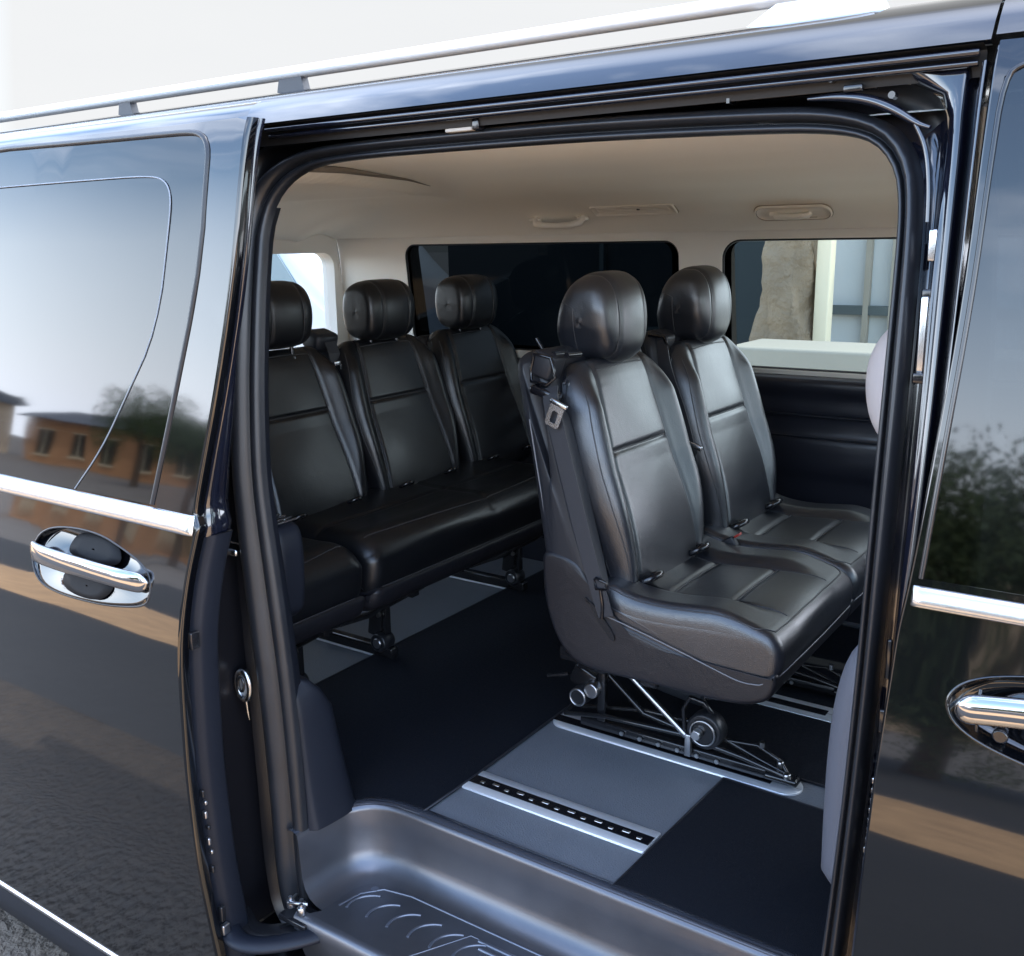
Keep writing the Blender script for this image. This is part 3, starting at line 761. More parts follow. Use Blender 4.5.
# mats
def matmesh(name, poly, label, th=.006):
    P = chaikin(poly, 1) if False else poly
    c = np.array(P).mean(0); mb = MB()
    f = lambda ins, z: [(c[0]+(p[0]-c[0])*(1-ins), c[1]+(p[1]-c[1])*(1-ins), z) for p in P]
    mb.grid([f(0, .001), f(0, th*.7), f(.004, th)], 0, cu=True)
    n = len(P); top = f(.004, th); sheet(mb, [(p[0], p[1]) for p in top], [], lambda a, b: (a, b, th), .15)
    mb.tube(f(.001, th*.9), .0028, 1, 6, closed=True)
    o = mb.build(name, [MATM, mat('mat_binding', (.012, .013, .018), .5)])
    return tag(o, label, 'mat')
matmesh('floor_mat', [(-.925, .12), (-.60, .10), (-.468, .108), (-.44, .15), (-.40, .167), (-.328, .169), (-.323, .35), (-.325, .72), (-.335, 1.60), (-.93, 1.60)], 'wide black carpet mat in front of the rear bench')
matmesh('floor_mat', [(.092, .174), (.50, .172), (.62, .10), (.66, .60), (.112, .618)], 'black carpet mat beside the front pillar, at the end of the slotted rail')
matmesh('floor_mat', [(-.318, .703), (.30, .703), (.33, .625), (1.0, .60), (1.0, 1.60), (-.318, 1.60)], 'black carpet mat laid under the two middle-row seats', .0035)
# floor rails
def rail(x0, x1, yc, w, slot=True, tip=True, name='floor_rail'):
    mb = MB()
    o = rrect(x0, x1, -w/2, w/2, min(.045, w/2*.98) if tip else .004, 8)
    f = lambda s, z: [(a+(0 if abs(a-x0) < .05 else 0), yc+b*s, z) for a, b in o]
    n = len(o)
    mb.grid([f(1, .001), f(.99, .004), f(.95, .0055), f(.42, .0055), f(.02, .0055)], 0, cu=True)
    mb.box(((x0+x1)/2-(.03 if tip else 0), yc, .0055), (x1-x0-(.064 if tip else .004), w*.38, .0018), 1)
    if slot:
        k = x0+.03; i = 0
        while k < x1-.02:
            mb.box((k, yc+(.003 if i % 2 else -.003), .0062), (.016 if i % 2 else .010, .007, .003), 2, bev=.0015); k += .030; i += 1
    return mb.build(name, [ALU, BLKGLOSS, STEEL], van)
rail(-.324, .092, .335, .075, True, False)
rail(-.324, .262, .662, .072, False, True)
rail(-.324, .262, 1.02, .072, False, True)
rail(-1.15, -.90, .715, .03, False, False); rail(-1.2, -.90, 1.345, .03, False, False)
mb = MB(); mb.box((-1.05, .88, .003), (.03, .02, .004), 0, bev=.001); mb.build('floor_hook', BLKGLOSS, van)

# step well
mb = MB()
rim = [tuple(p) for p in resample([(-.476, -.012)]+[p for p in edge]+[(.0, .163), (.50, .163)], 70, False)]
def steprow(ins, z, zl=None):
    P = np.array(rim); T = np.gradient(P, axis=0); T /= np.linalg.norm(T, axis=1)[:, None]; N = np.stack([T[:, 1], -T[:, 0]], 1)
    return [(p[0]+n[0]*ins, p[1]+n[1]*ins, z) for p, n in zip(P, N)]
r_out = steprow(-.012, .0035)
rows = [steprow(-.012, .0010), r_out, steprow(-.006, .006), steprow(.0, .004), steprow(.002, -.006), steprow(.004, -.04), steprow(.008, -.085), steprow(.014, -.105), steprow(.026, -.120), steprow(.042, -.127), steprow(.06, -.1295)]
mb.grid(rows, 0)
# pan floor
sheet(mb, [(p[0], p[1]) for p in rows[-1] if p[1] > -.03][::1]+[(.50, -.035), (-.43, -.035)], [], lambda a, b: (a, b, -.1295), .05)
# outer lip
mb.grid([[(x, -.035, -.1295), (x, -.045, -.130), (x, -.052, -.136), (x, -.053, -.16), (x, -.03, -.235)] for x in np.linspace(-.455, .50, 12)], 0)
# dark trim lip between vinyl and the metal wall
stp = mb.build('step_well', STEPM, van)
mb = MB()
mb.grid([steprow(-.030, .0015), steprow(-.028, .006), steprow(-.016, .0078), steprow(-.006, .0072), steprow(-.003, .004)], 0)
mb.build('step_edging', mat('edging', (.05, .055, .07), .25, .3, .4), stp)
mb = MB()   # raised non-slip pattern: crescents and lines
for k in range(6):
    cx_ = -.33+.050*k; r_ = .052; P = []
    for a in np.linspace(R(112), R(200), 14): P.append((cx_+r_*1.1*math.cos(a), .032+r_*.9*math.sin(a), -.1290))
    mb.tube(P, .0030, 0, 6, flat=.8)
for k in range(6):
    y = .078-.016*k
    mb.tube([(-.12+.012*k, y, -.1290), (.48, y, -.1290)], .0040, 0, 6, flat=.8)
mb.tube([(-.40, .012, -.129), (-.39, .06, -.129), (-.36, .095, -.129), (-.30, .108, -.129), (.48, .108, -.129)], .0028, 0, 6, flat=.8)
mb.tube([(-.20, -.022, -.129), (-.14, .082, -.129), (.48, .088, -.129)], .0014, 0, 6, flat=.8)
mb.cyl((-.375, .085, -.130), (-.375, .085, -.1275), .008, 0, 16, .001)
mb.build('step_tread', mat('tread_rib', (.16, .17, .20), .32, .7), stp)

# B-pillar inner trim strip (right, inside the seal)
mb = MB()
loftprof(mb, [(.50, .02), (.62, .02), (.62, 1.18), (.545, 1.18), (.54, .7)], .10, .16, .015, 24, 80)
mb.build('pillar_trim', PLASTL, van)

# wheels
def wheel(x, y, s):
    w = empty('wheel', (x, y, GZ+.33), van)
    mb = MB(); L = []
    for dy, r in ((-.11, .22), (-.115, .30), (-.09, .325), (0, .33), (.09, .325), (.115, .30), (.11, .22)):
        L.append([(x+r*math.cos(a), y+dy, GZ+.33+r*math.sin(a)) for a in np.linspace(0, 2*math.pi, 49)[:-1]])
    mb.grid(L, 0, cu=True); mb.build('tyre', RUBBER, w)
    mb = MB(); mb.cyl((x, y-.10, GZ+.33), (x, y+.1, GZ+.33), .225, 0, 32, .01)
    mb.build('rim', ALU, w)
wheel(-1.45, .14, -1); wheel(-1.45, 1.62, 1); wheel(1.9, .14, -1); wheel(1.9, 1.62, 1)
mb = MB(); mb.box((-.1, YC, -.30), (3.8, 1.6, .10), 0, bev=.03); mb.box((-.1, YC, -.02-.12), (3.7, 1.2, .2), 0); mb.build('underbody', PLAST, van)
# dashboard and windscreen
mb = MB(); mb.box((1.82, YC, .32), (.3, 1.5, .5), 0, bev=.08); mb.build('dashboard', PLAST, van)
mb = MB(); mb.grid([[(1.46+.75*t, y, 1.31-.62*t) for t in (0, .5, 1)] for y in (.15, .88, 1.61)], 0); mb.build('windscreen', GL_CLEAR, van)
mb = MB(); loftprof(mb, [(1.75, -.35), (2.7, -.35), (2.75, .3), (2.3, .62), (1.8, .70)], -.03, 1.79, .1, 24, 60); mb.build('bonnet', PAINT, van)

# ------------------------------------------------------------------ passenger seats
def sstep(a, b, x):
    t = min(1, max(0, (x-a)/(b-a))); return t*t*(3-2*t)
def gauss(x, s): return math.exp(-(x/s)**2)

WFT = smooth_tab([(0, .84), (.15, .89), (.42, .99), (.64, 1.0), (.82, .95), (.94, .86), (1.0, .74)], 200, 21)
def make_back(parent, yc, w, prof, zt, zb, row2=True, front_ax=.33):
    """leather backrest pad. front_ax = recline slope dx/dz"""
    H = zt-zb
    def wf(z):
        t = (z-zb)/H
        return interp(t, WFT)
    def ps(t): return w*interp(t, [(0, .35), (.35, .325), (1, .265)])     # half distance of the panel seams
    def disp(x, y, z, nx, nz):
        if nx < .1: return 0
        t = (z-zb)/H; a = ps(t); k = min(1, (nx-.1)/.4)
        d = .027*sstep(a-.002, a+.055, abs(y))*sstep(0, .12, t)*(1-sstep(.80, 1, t))
        d += .005*(1-(y/a)**2) if abs(y) < a else 0
        d -= .0050*gauss(abs(y)-a, .0050)
        if abs(y) < a: d -= .0055*gauss(z-(zb+H*.63), .0048)
        d += .0015*math.sin(z*19+1.3)*math.sin(y*23)
        d += .006*math.sin(min(1, max(0, (t-.05)/.5))*math.pi)
        return d*k
    mb = MB()
    bvh = loftprof(mb, prof, yc-w/2, yc+w/2, .040, 110, 230, disp, wf)
    for s in (-1, 1):
        seam(mb, bvh, [(0, yc+s*ps(t), zb+H*t) for t in np.linspace(.06, .955, 20)], (-1, 0, -.0), .0017)
        if s < 0: seam(mb, bvh, [(0, yc+s*(w/2*wf(zb+H*t)-.010), zb+H*t) for t in np.linspace(.08, .93, 24)], (-1, 0, 0), .0013, 1)
    a = ps(.63); seam(mb, bvh, [(0, yc-a, zb+H*.63), (0, yc, zb+H*.632), (0, yc+a, zb+H*.63)], (-1, 0, 0), .0017)
    seam(mb, bvh, [(0, yc-.1*w/.4+.2*w/.4*t, zt-.018+.004*math.sin(math.pi*t)) for t in np.linspace(0, 1, 12)], (-1, 0, 0), .0016, 1)
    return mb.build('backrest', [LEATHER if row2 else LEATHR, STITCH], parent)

def make_headrest(parent, yc, prof, w, row2=True):
    zs = [p[1] for p in prof]; z0, z1 = min(zs), max(zs); H = z1-z0
    if row2: T = smooth_tab([(0, .60), (.15, .78), (.40, .96), (.6, 1.), (.85, .93), (1, .80)], 60, 5)
    else: T = smooth_tab([(0, .92), (.2, .97), (.5, 1.), (.8, .98), (1, .92)], 60, 5)
    wf = lambda z: interp((z-z0)/H, T)
    def disp(x, y, z, nx, nz):
        d = 0
        d -= .0035*gauss(abs(y)-w*.27, .005)*min(1, max(0, (nx+.5)/.6))
        d += .010*max(0, nx)*(1-(2*y/w)**2)
        return d
    mb = MB()
    bvh = loftprof(mb, prof, yc-w/2, yc+w/2, .048 if row2 else .045, 70, 130, disp, wf, chk=3, dome=.0001, egg=.29 if row2 else .19)
    for s in (-1, 1): seam(mb, bvh, [(0, yc+s*w*.27, z0+H*t) for t in np.linspace(.04, .97, 20)], (-1, 0, 0), .0014)
    if row2: # side seams
        cx_ = sum(p[0] for p in prof)/len(prof)
        seam(mb, bvh, [(cx_-.012, yc-w, z0+H*t) for t in np.linspace(.08, .62, 12)], (0, 1, 0), .0012)
        seam(mb, bvh, [(cx_-.012, yc-w, z0+H*.62), (cx_-.03, yc-w, z0+H*.66), (cx_-.06, yc-w, z0+H*.70)], (0, 1, 0), .0012)
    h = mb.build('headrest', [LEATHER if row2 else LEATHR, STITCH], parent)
    bx = sum(p[0] for p in prof)/len(prof)
    for s in (-1, 1):
        mb = MB()
        mb.tube([(bx+.005, yc+s*.055, z0+.05), (bx+.012, yc+s*.055, z0-.06)], .006, 0, 12)
        mb.tube([(bx+.009, yc+s*.055, z0-.022), (bx+.012, yc+s*.055, z0-.040)], .011, 1, 12)
        mb.build('headrest_post', [IRON, BLKGLOSS], h)

def buckle(mb, c, mi=0, ang=0.):
    mb.box(c, (.032, .012, .026), mi, Matrix.Rotation(ang, 3, 'Y'), .004)

def shell_and_base2(root, yc):
    """row-2 seat, centre yc; width .46"""
    y0, y1 = yc-.228, yc+.225
    # rear shell
    mb = MB()
    loftprof(mb, [(-.315, .845), (-.300, .872), (-.262, .880), (-.235, .868), (-.215, .80), (-.175, .66), (-.125, .50), (-.10, .40), (-.15, .36), (-.215, .40), (-.238, .50), (-.262, .66), (-.292, .78)], y0, y1, .022, 44, 150, None,
             lambda z: interp(z, [(.4, 1), (.75, .98), (.85, .90), (.88, .84)]))
    mb.tube([(x, y0+.004, z) for x, z in chaikin([(-.262, .745), (-.247, .66), (-.228, .56), (-.214, .46), (-.212, .43)], 2, False)], .0015, 1, 6)
    mb.build('back_shell', [PLAST, PIPE], root)
    # grey belt cover panel on the near side
    mb = MB()
    loftprof(mb, [(-.222, .765), (-.190, .775), (-.165, .70), (-.115, .52), (-.083, .40), (-.080, .375), (-.105, .40), (-.155, .52), (-.20, .68)], y0-.008, y0+.03, .006, 20, 100)
    mb.cyl((-.150, y0-.006, .600), (-.150, y0-.012, .600), .006, 1, 14)
    mb.build('side_panel', [PLASTL, BLKGLOSS], root)
    # pad
    prof = [(-.235, .845), (-.205, .855), (-.180, .835), (-.150, .74), (-.112, .62), (-.080, .52), (-.058, .43), (-.052, .385), (-.075, .355), (-.12, .38), (-.15, .45), (-.19, .58), (-.225, .70), (-.245, .80)]
    make_back(root, yc, .405, prof, .852, .37)
    # cushion + skirt
    mb = MB()
    loftprof(mb, [(-.232, .455), (-.228, .478), (-.205, .484), (-.15, .472), (-.125, .44), (-.098, .395), (-.075, .368), (.0, .350), (.1, .325), (.19, .304), (.235, .308), (.262, .335), (.266, .310), (.254, .276), (.215, .257), (.16, .250), (.0, .250), (-.10, .246), (-.160, .256), (-.200, .298), (-.226, .37)], y0-.004, y1+.004, .010, 50, 200)
    mb.tube([(x, y0-.001, z) for x, z in chaikin([(-.085, .372), (-.118, .335), (-.145, .30), (-.150, .262)], 2, False)], .0012, 1, 6)
    mb.build('seat_base', [LEATHD, STITCH], root)
    def disp(x, y, z, nx, nz):
        if nz < .2: 
            return 0.
        a = .118; k = min(1, (nz-.2)/.4); fr = sstep(.13, .235, x)
        d = .016*sstep(a-.005, a+.035, abs(y))*(1-fr)
        d += .004*(1-(y/a)**2) if abs(y) < a else 0
        d -= .0045*gauss(abs(y)-a, .005)*(1-fr)
        if abs(y) < a: d -= .005*gauss(x-.135+.0*y, .007)+.005*gauss(x-.005, .008)
        d += .001*math.sin(x*31)*math.sin(y*17+1)
        return d*k
    mb = MB()
    cp = [(-.12, .37), (-.118, .415), (-.085, .418), (-.04, .402), (.03, .400), (.12, .408), (.20, .410), (.245, .402), (.268, .380), (.272, .345), (.264, .315), (.240, .285), (.20, .275), (.10, .272), (.0, .272), (-.10, .28), (-.13, .32)]
    bvh = loftprof(mb, cp, y0, y1, .022, 110, 240, disp)
    for s in (-1, 1): seam(mb, bvh, [(-.07, yc+s*.118, 0), (.10, yc+s*.118, 0), (.24, yc+s*.116, 0)], (0, 0, -1), .0014)
    for x in (.135, .005): seam(mb, bvh, [(x, yc-.118, 0), (x, yc+.118, 0)], (0, 0, -1), .0016)
    seam(mb, bvh, [(-.085, y0+.010, 0), (.10, y0+.008, 0), (.22, y0+.010, 0), (.247, y0+.030, 0), (.252, yc, 0), (.247, y1-.030, 0), (.22, y1-.010, 0), (-.05, y1-.010, 0)], (0, 0, -1), .0016)
    # pale piping along the lower seam, near side then across the front
    pp = chaikin([(-.085, .372), (-.04, .362), (.06, .338), (.14, .316), (.20, .300), (.235, .304)], 2, False)
    mb.tube([(x, y0-.006, z+.001) for x, z in pp]+[(.258, y0+.004, .316), (.270, y0+.03, .328), (.275, yc, .332), (.270, y1-.03, .328)], .0013, 2, 6)
    mb.build('seat_cushion', [LEATHER, STITCH, PIPE], root)
    # headrest
    make_headrest(root, yc+.002, [(-.290, .850), (-.300, .885), (-.292, .945), (-.272, 1.000), (-.235, 1.028), (-.192, 1.024), (-.166, .990), (-.156, .925), (-.160, .862), (-.190, .838), (-.258, .836)], .198)
    # seat belt: tower, webbing, tongue, anchor
    b = MB()
    b.box((-.238, y0+.035, .852), (.050, .05, .052), 1, Matrix.Rotation(.32, 3, 'Y'), .008)
    b.tube([(-.262, y0+.012, .842), (-.252, y0+.008, .875), (-.215, y0+.010, .868), (-.205, y0+.010, .83), (-.222, y0+.006, .815), (-.262, y0+.012, .82)], .004, 2, 8, closed=True)
    b.box((-.228, y0+.012, .800), (.060, .035, .018), 2, Matrix.Rotation(.25, 3, 'Y'), .006)
    for k in range(2): b.cyl((-.222+.03*k, y0+.03, .872), (-.222+.03*k, y0+.08, .870), .006, 2, 10)
    b.tube([(-.275, y0+.05, .900), (-.258, y0+.055, .872), (-.22, y0+.06, .868)], .004, 2, 8)
    path = [(-.212, y0+.004, .812), (-.205, y0-.010, .79), (-.165, y0-.014, .66), (-.118, y0-.016, .50), (-.088, y0-.017, .415), (-.074, y0-.016, .375)]
    b.ribbon([tuple(p) for p in resample(chaikin(path, 2, False), 30, False)], .034, (1, .0, .28), 0, .0014)
    # tongue (metal plate with a slot)
    c = Vector((-.186, y0-.020, .765)); rot = Matrix.Rotation(.38, 3, 'Y')
    o_ = rrect(-.016, .016, -.026, .020, .006, 4); i_ = rrect(-.007, .007, -.018, .006, .004, 4)
    A = [c+rot@Vector((p[0], 0, p[1])) for p in o_]; B = [c+rot@Vector((p[0], 0, p[1])) for p in i_]
    off = Vector((0, -.003, 0))
    b.grid([A, [p+off for p in A], [p+off for p in B], B, A], 3, cu=True, smooth=False)
    b.box(c+rot@Vector((0, -.001, .022)), (.040, .008, .010), 3, rot, .003)
    # lower guide loop
    b.tube([(-.100, y0-.016, .448), (-.094, y0-.022, .452), (-.070, y0-.022, .446), (-.068, y0-.02, .432), (-.094, y0-.022, .43)], .003, 2, 8, closed=True)
    b.tube([(-.086, y0-.018, .43), (-.080, y0-.02, .40), (-.082, y0-.018, .37)], .0035, 2, 8)
    b.build('seat_belt', [WEB, PLAST, BLKGLOSS, BRUSH], root)
    # recliner cover: curved glossy blade
    b = MB()
    pr = chaikin([(-.132, .398), (-.122, .405), (-.098, .362), (-.075, .332), (-.058, .322), (-.060, .338), (-.082, .365), (-.108, .395)], 2)
    b.prism(pr, 'y', y0-.010, y0+.01, 0)
    b.build('recliner_cover', BLKGLOSS, root)
    # anchor mounts in the crease and belt buckles
    for s in (-1, 1):
        b = MB(); c = Vector((-.044, yc+s*.115, .418)); rot = Matrix.Rotation(-.5, 3, 'Y')
        P = [c+rot@Vector((.024*math.cos(a)*1.0, .027*math.sin(a), .004)) for a in np.linspace(0, 2*math.pi, 21)[:-1]]
        b.tube(P, .0075, 0, 8, closed=True); b.box(c+rot@Vector((0, 0, .0)), (.036, .040, .004), 1, rot, .001)
        b.box(c+rot@Vector((.004, 0, .001)), (.006, .04, .005), 2, rot, .002)
        b.build('anchor_point', [BLKGLOSS, IRON, STEEL], root)
    b = MB(); b.box((-.018, y1-.006, .408), (.05, .018, .030), 0, Matrix.Rotation(-.6, 3, 'Y'), .005); b.box((.006, y1-.006, .436), (.016, .014, .005), 1, Matrix.Rotation(-.6, 3, 'Y'), .001)
    b.build('belt_buckle', [PLAST, RED], root)
    # underframe on the rail
    yr = yc-.035
    b = MB()
    b.box((-.03, yr, .022), (.44, .022, .022), 0, bev=.004)
    b.tube([(-.29, yr-.01, .030), (-.18, yr-.02, .055), (.0, yr-.012, .060), (.14, yr-.01, .045), (.24, yr, .022)], .006, 0, 8)
    b.tube([(-.26, yr+.014, .045), (-.1, yr+.018, .075), (.03, yr+.016, .080), (.17, yr+.01, .040), (.245, yr+.01, .02)], .005, 0, 8)
    b.tube([(-.13, yr-.008, .165), (-.115, yr-.01, .158), (.015, yr-.014, .060), (.04, yr-.01, .055)], .007, 3, 10)
    b.tube([(-.20, yr+.012, .15), (-.10, yr+.012, .07), (.03, yr+.014, .05)], .006, 0, 8)
    b.box((-.195, yr-.005, .105), (.020, .016, .14), 0, bev=.003); b.box((-.245, yr, .125), (.06, .02, .05), 0, Matrix.Rotation(.4, 3, 'Y'), .005)
    b.box((-.215, yr-.012, .165), (.07, .02, .022), 0, bev=.004); b.box((-.23, yr, .215), (.04, .05, .06), 0, bev=.006)
    b.cyl((-.245, yr-.03, .088), (-.245, yr+.01, .088), .022, 1, 24, .003); b.cyl((-.215, yr-.026, .108), (-.215, yr+.0, .108), .018, 3, 24, .003)
    b.tube([(-.245+.019*math.cos(a), yr-.031, .088+.019*math.sin(a)) for a in np.linspace(0, 6.28, 25)[:-1]], .0025, 3, 6, closed=True)
    b.cyl((.055, yr-.020, .082), (.055, yr+.02, .082), .040, 1, 32, .006); b.cyl((.055, yr-.024, .082), (.055, yr-.018, .082), .026, 0, 28, .003)
    b.tube([(.055+.027*math.cos(a), yr-.025, .082+.027*math.sin(a)) for a in np.linspace(0, 6.28, 25)[:-1]], .0022, 3, 6, closed=True)
    b.cyl((.045, yr-.040, .080), (.045, yr-.020, .080), .011, 3, 16, .002); b.box((.022, yr-.02, .045), (.014, .012, .05), 3, bev=.002)
    b.tube([(.065, yr, .12), (.05, yr-.01, .145), (.02, yr-.012, .150), (.005, yr-.012, .12), (.01, yr-.012, .07)], .005, 0, 8)
    b.tube([(.05, yr, .155), (.15, yr, .185), (.19, yr, .27)], .008, 0, 8)
    for k in range(6): b.cyl((-.14+.045*k, yr-.014, .022), (-.14+.045*k, yr-.018, .022), .005, 3, 8)
    b.tube([(.10, yr+.012, .062), (.16, yr+.018, .066), (.21, yr+.014, .048), (.235, yr+.005, .022)], .004, 0, 8)
    b.cyl((.17, yr+.016, .066), (.17, yr+.016, .078), .006, 3, 10); b.cyl((.232, yr-.006, .020), (.232, yr-.006, .036), .008, 3, 12, .002); b.cyl((.212, yr+.01, .036), (.212, yr+.01, .05), .007, 3, 12, .002)
    b.box((.22, yr, .020), (.07, .03, .014), 0, bev=.005)
    b.tube([(-.28, yr-.012, .13), (-.33, yr-.02, .115)], .005, 0, 8)
    for yy_ in (y0+.06, y1-.06):
        b.box((-.12, yy_, .245), (.20, .03, .03), 0, bev=.004); b.box((.10, yy_, .248), (.20, .03, .03), 0, bev=.004)
    b.box((-.02, yc, .225), (.04, .34, .03), 0, bev=.005); b.box((.12, yc, .235), (.03, .34, .03), 0, bev=.005)
    b.tube([(-.14, yc+.12, .24), (-.06, yc+.12, .10), (.0, yc+.12, .03)], .010, 0, 8)
    b.build('seat_frame', [IRON, RUBBER, PLAST, STEEL], root)
    return root

s1 = empty('passenger_seat', (0, .695, 0)); shell_and_base2(s1, .695)
tag(s1, 'black leather middle-row seat nearest the open door, a belt tongue hanging at its shoulder', 'car seat', 'middle row seats')
b = MB(); b.box((-.09, .80, .085), (.15, .02, .035), 0, Matrix.Rotation(.12, 3, 'Y'), .004); b.build('label_plate', PLASTL, s1)
s2 = copy_tree(s1)
for o_ in list(s2.children):
    if o_.name.startswith('seat_belt'): bpy.data.objects.remove(o_)
b = MB(); yq = .950
b.box((-.238, yq+.047, .852), (.050, .05, .052), 1, Matrix.Rotation(.32, 3, 'Y'), .008)
b.tube([(-.262, yq+.02, .842), (-.252, yq+.016, .872), (-.215, yq+.018, .868), (-.200, yq+.016, .84)], .004, 2, 8)
bp_ = [tuple(p) for p in resample(chaikin([(-.225, yq+.02, .860), (-.205, yq-.002, .80), (-.148, yq-.014, .68), (-.118, yq-.014, .56), (-.112, yq-.01, .40)], 2, False), 30, False)]
b.ribbon(bp_, .036, (1, .0, .30), 0, .0014)
c = Vector((-.122, yq-.018, .610)); rot = Matrix.Rotation(.34, 3, 'Y')
o_ = rrect(-.014, .014, -.030, .014, .006, 4); i_ = rrect(-.006, .006, -.022, .002, .004, 4)
A = [c+rot@Vector((p[0], 0, p[1])) for p in o_]; B = [c+rot@Vector((p[0], 0, p[1])) for p in i_]; off = Vector((0, -.003, 0))
b.grid([A, [p+off for p in A], [p+off for p in B], B, A], 3, cu=True, smooth=False)
b.box(c+rot@Vector((0, 0, .018)), (.044, .008, .012), 3, rot, .003)
b.build('seat_belt', [WEB, PLAST, BLKGLOSS, BRUSH], s2).location = Vector((0, -1.155, 0))


s2.location = (-.0, 1.155, 0)
for o_ in list(s2.children):
    if o_.name.startswith('belt_buckle') or o_.name.startswith('label_plate'): bpy.data.objects.remove(o_)
s2['label'] = 'black leather seat of the middle row standing against the far window'

# ---- rear row: a single seat and a double bench
def rear_seat(xh, ycs, yb0, yb1, label, kind, legs, tower=False):
    root = empty(kind, (xh, (yb0+yb1)/2, 0)); tag(root, label, 'car seat')
    w = .418
    prof = [(-.215, .820), (-.185, .830), (-.160, .810), (-.130, .72), (-.095, .60), (-.060, .50), (-.035, .43), (-.030, .40), (-.055, .37), (-.10, .39), (-.13, .45), (-.17, .57), (-.205, .69), (-.225, .78)]
    for yc in ycs:
        make_back(root, yc, w, [(x+xh+.03, z) for x, z in prof], .828, .385, False)
        make_headrest(root, yc, [(x+xh, z-(.004 if len(ycs) < 2 else .014)) for x, z in [(-.205, .848), (-.215, .93), (-.205, .985), (-.165, 1.008), (-.115, 1.002), (-.088, .960), (-.085, .90), (-.098, .845), (-.15, .832)]], .200, False)
        mb = MB(); loftprof(mb, [(x+xh-.0, z) for x, z in [(-.215, .80), (-.20, .815), (-.17, .80), (-.13, .66), (-.06, .47), (-.05, .38), (-.12, .36), (-.16, .45), (-.20, .62)]], yc-.20, yc+.20, .02, 24, 80)
        mb.build('back_shell', PLAST, root)
        for s_ in (-1, 1):
            mb = MB(); c = Vector((xh+.015, yc+s_*.10, .432)); rot = Matrix.Rotation(-.5, 3, 'Y')
            mb.tube([c+rot@Vector((.018*math.cos(a), .020*math.sin(a), 0)) for a in np.linspace(0, 2*math.pi, 21)[:-1]], .005, 0, 8, closed=True)
            mb.box(c, (.006, .046, .006), 1, rot, .002)
            mb.build('anchor_point', [BLKGLOSS, STEEL], root)
    y0, y1 = yb0, yb1; ym = (y0+y1)/2; hw = (y1-y0)/2; f = -.70
    def disp(x, y, z, nx, nz):
        if nz < .2: return 0
        d = -.008*sstep(hw-.05, hw, abs(y))-.004*gauss(x-xh-.10, .007)+.003*math.sin(x*21)*math.sin(y*13+1)
        if len(ycs) > 1: d -= .006*gauss(y-.03, .006)
        return d*min(1, (nz-.2)/.4)
    mb = MB()
    cp = [(xh-.06, .36), (xh-.06, .435), (xh+.02, .425), (xh+.15, .418), (f-.06, .425), (f-.015, .405), (f+.006, .375), (f+.002, .33), (f-.006, .30), (f-.03, .27), (xh+.1, .27)]
    bvh = loftprof(mb, cp, y0, y1, .034, 90, 200, disp)
    seam(mb, bvh, [(f-.05, y0+.03, 0), (f-.035, ym, 0), (f-.05, y1-.03, 0)], (0, 0, -1), .0016)
    mb.tube([(f+.003, y0+.03, .306), (f+.0055, y0+.05, .306), (f+.0055, y1-.05, .306)], .0014, 1, 6)
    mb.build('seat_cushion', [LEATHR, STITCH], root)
    mb = MB()
    loftprof(mb, [(xh-.09, .40), (xh-.07, .43), (xh-.02, .40), (xh+.1, .315), (f-.03, .300), (f+.002, .304), (f+.005, .285), (f-.008, .250), (f-.04, .236), (f-.10, .23), (xh, .235), (xh-.08, .27)], y0-.002, y1+.002, .030, 44, 150)
    mb.build('seat_base', LEATHD, root)
    for yl in legs:
        mb = MB(); q = -.135
        mb.box((-.78+q, yl, .14), (.045, .03, .16), 0, Matrix.Rotation(.15, 3, 'Y'), .005); mb.box((-.88+q, yl, .02), (.30, .03, .03), 0, bev=.005)
        mb.tube([(-.70+q*.4, yl-.01, .235), (-.80+q, yl-.02, .12), (-.98+q, yl-.02, .04)], .009, 0, 8)
        mb.cyl((-.765+q, yl-.03, .050), (-.765+q, yl+.015, .050), .026, 2, 24, .004); mb.cyl((-.765+q, yl-.034, .050), (-.765+q, yl-.028, .050), .014, 1, 20, .002)
        mb.box((-.745+q, yl-.01, .12), (.012, .02, .09), 0, bev=.003); mb.box((-.81, yl-.01, .215), (.07, .03, .03), 0, bev=.004)
        for k in range(3): mb.cyl((-.80+q+.02*k, yl-.028, .17-.02*k), (-.80+q+.02*k, yl-.02, .17-.02*k), .006, 1, 10)
        mb.build('leg', [IRON, STEEL, RUBBER], root)
    mb = MB(); mb.box((-.90, (yb0+yb1)/2, .218), (.04, yb1-yb0-.06, .03), 0, bev=.004)
    mb.build('seat_frame', [IRON, STEEL, RUBBER], root)
    if tower:
        yc = ycs[0]; mb = MB(); x = xh-.19
        mb.box((x, yc+.21, .835), (.065, .085, .05), 0, Matrix.Rotation(.3, 3, 'Y'), .014)
        mb.ribbon([(x+.03, yc+.215, .835), (x+.045, yc+.215, .80), (x+.05, yc+.215, .77)], .042, (0, 1, 0), 1)
        mb.box((x+.055, yc+.225, .773), (.008, .045, .013), 2, bev=.003)
        c = Vector((x+.062, yc+.232, .752)); o_ = rrect(-.014, .014, -.020, .018, .006, 4); i_ = rrect(-.006, .006, -.012, .008, .003, 4)
        A = [c+Vector((0, p[0], p[1])) for p in o_]; B = [c+Vector((0, p[0], p[1])) for p in i_]; of = Vector((.003, 0, 0))
        mb.grid([A, [p+of for p in A], [p+of for p in B], B, A], 2, cu=True, smooth=False)
        mb.build('seat_belt', [PLAST, WEB, BRUSH], root)
    return root
XH = -.985
rear_seat(XH, [.60], .13, .449, 'single black leather rear seat at the left, closest to the open door', 'single_rear_seat', [.40], tower=True)
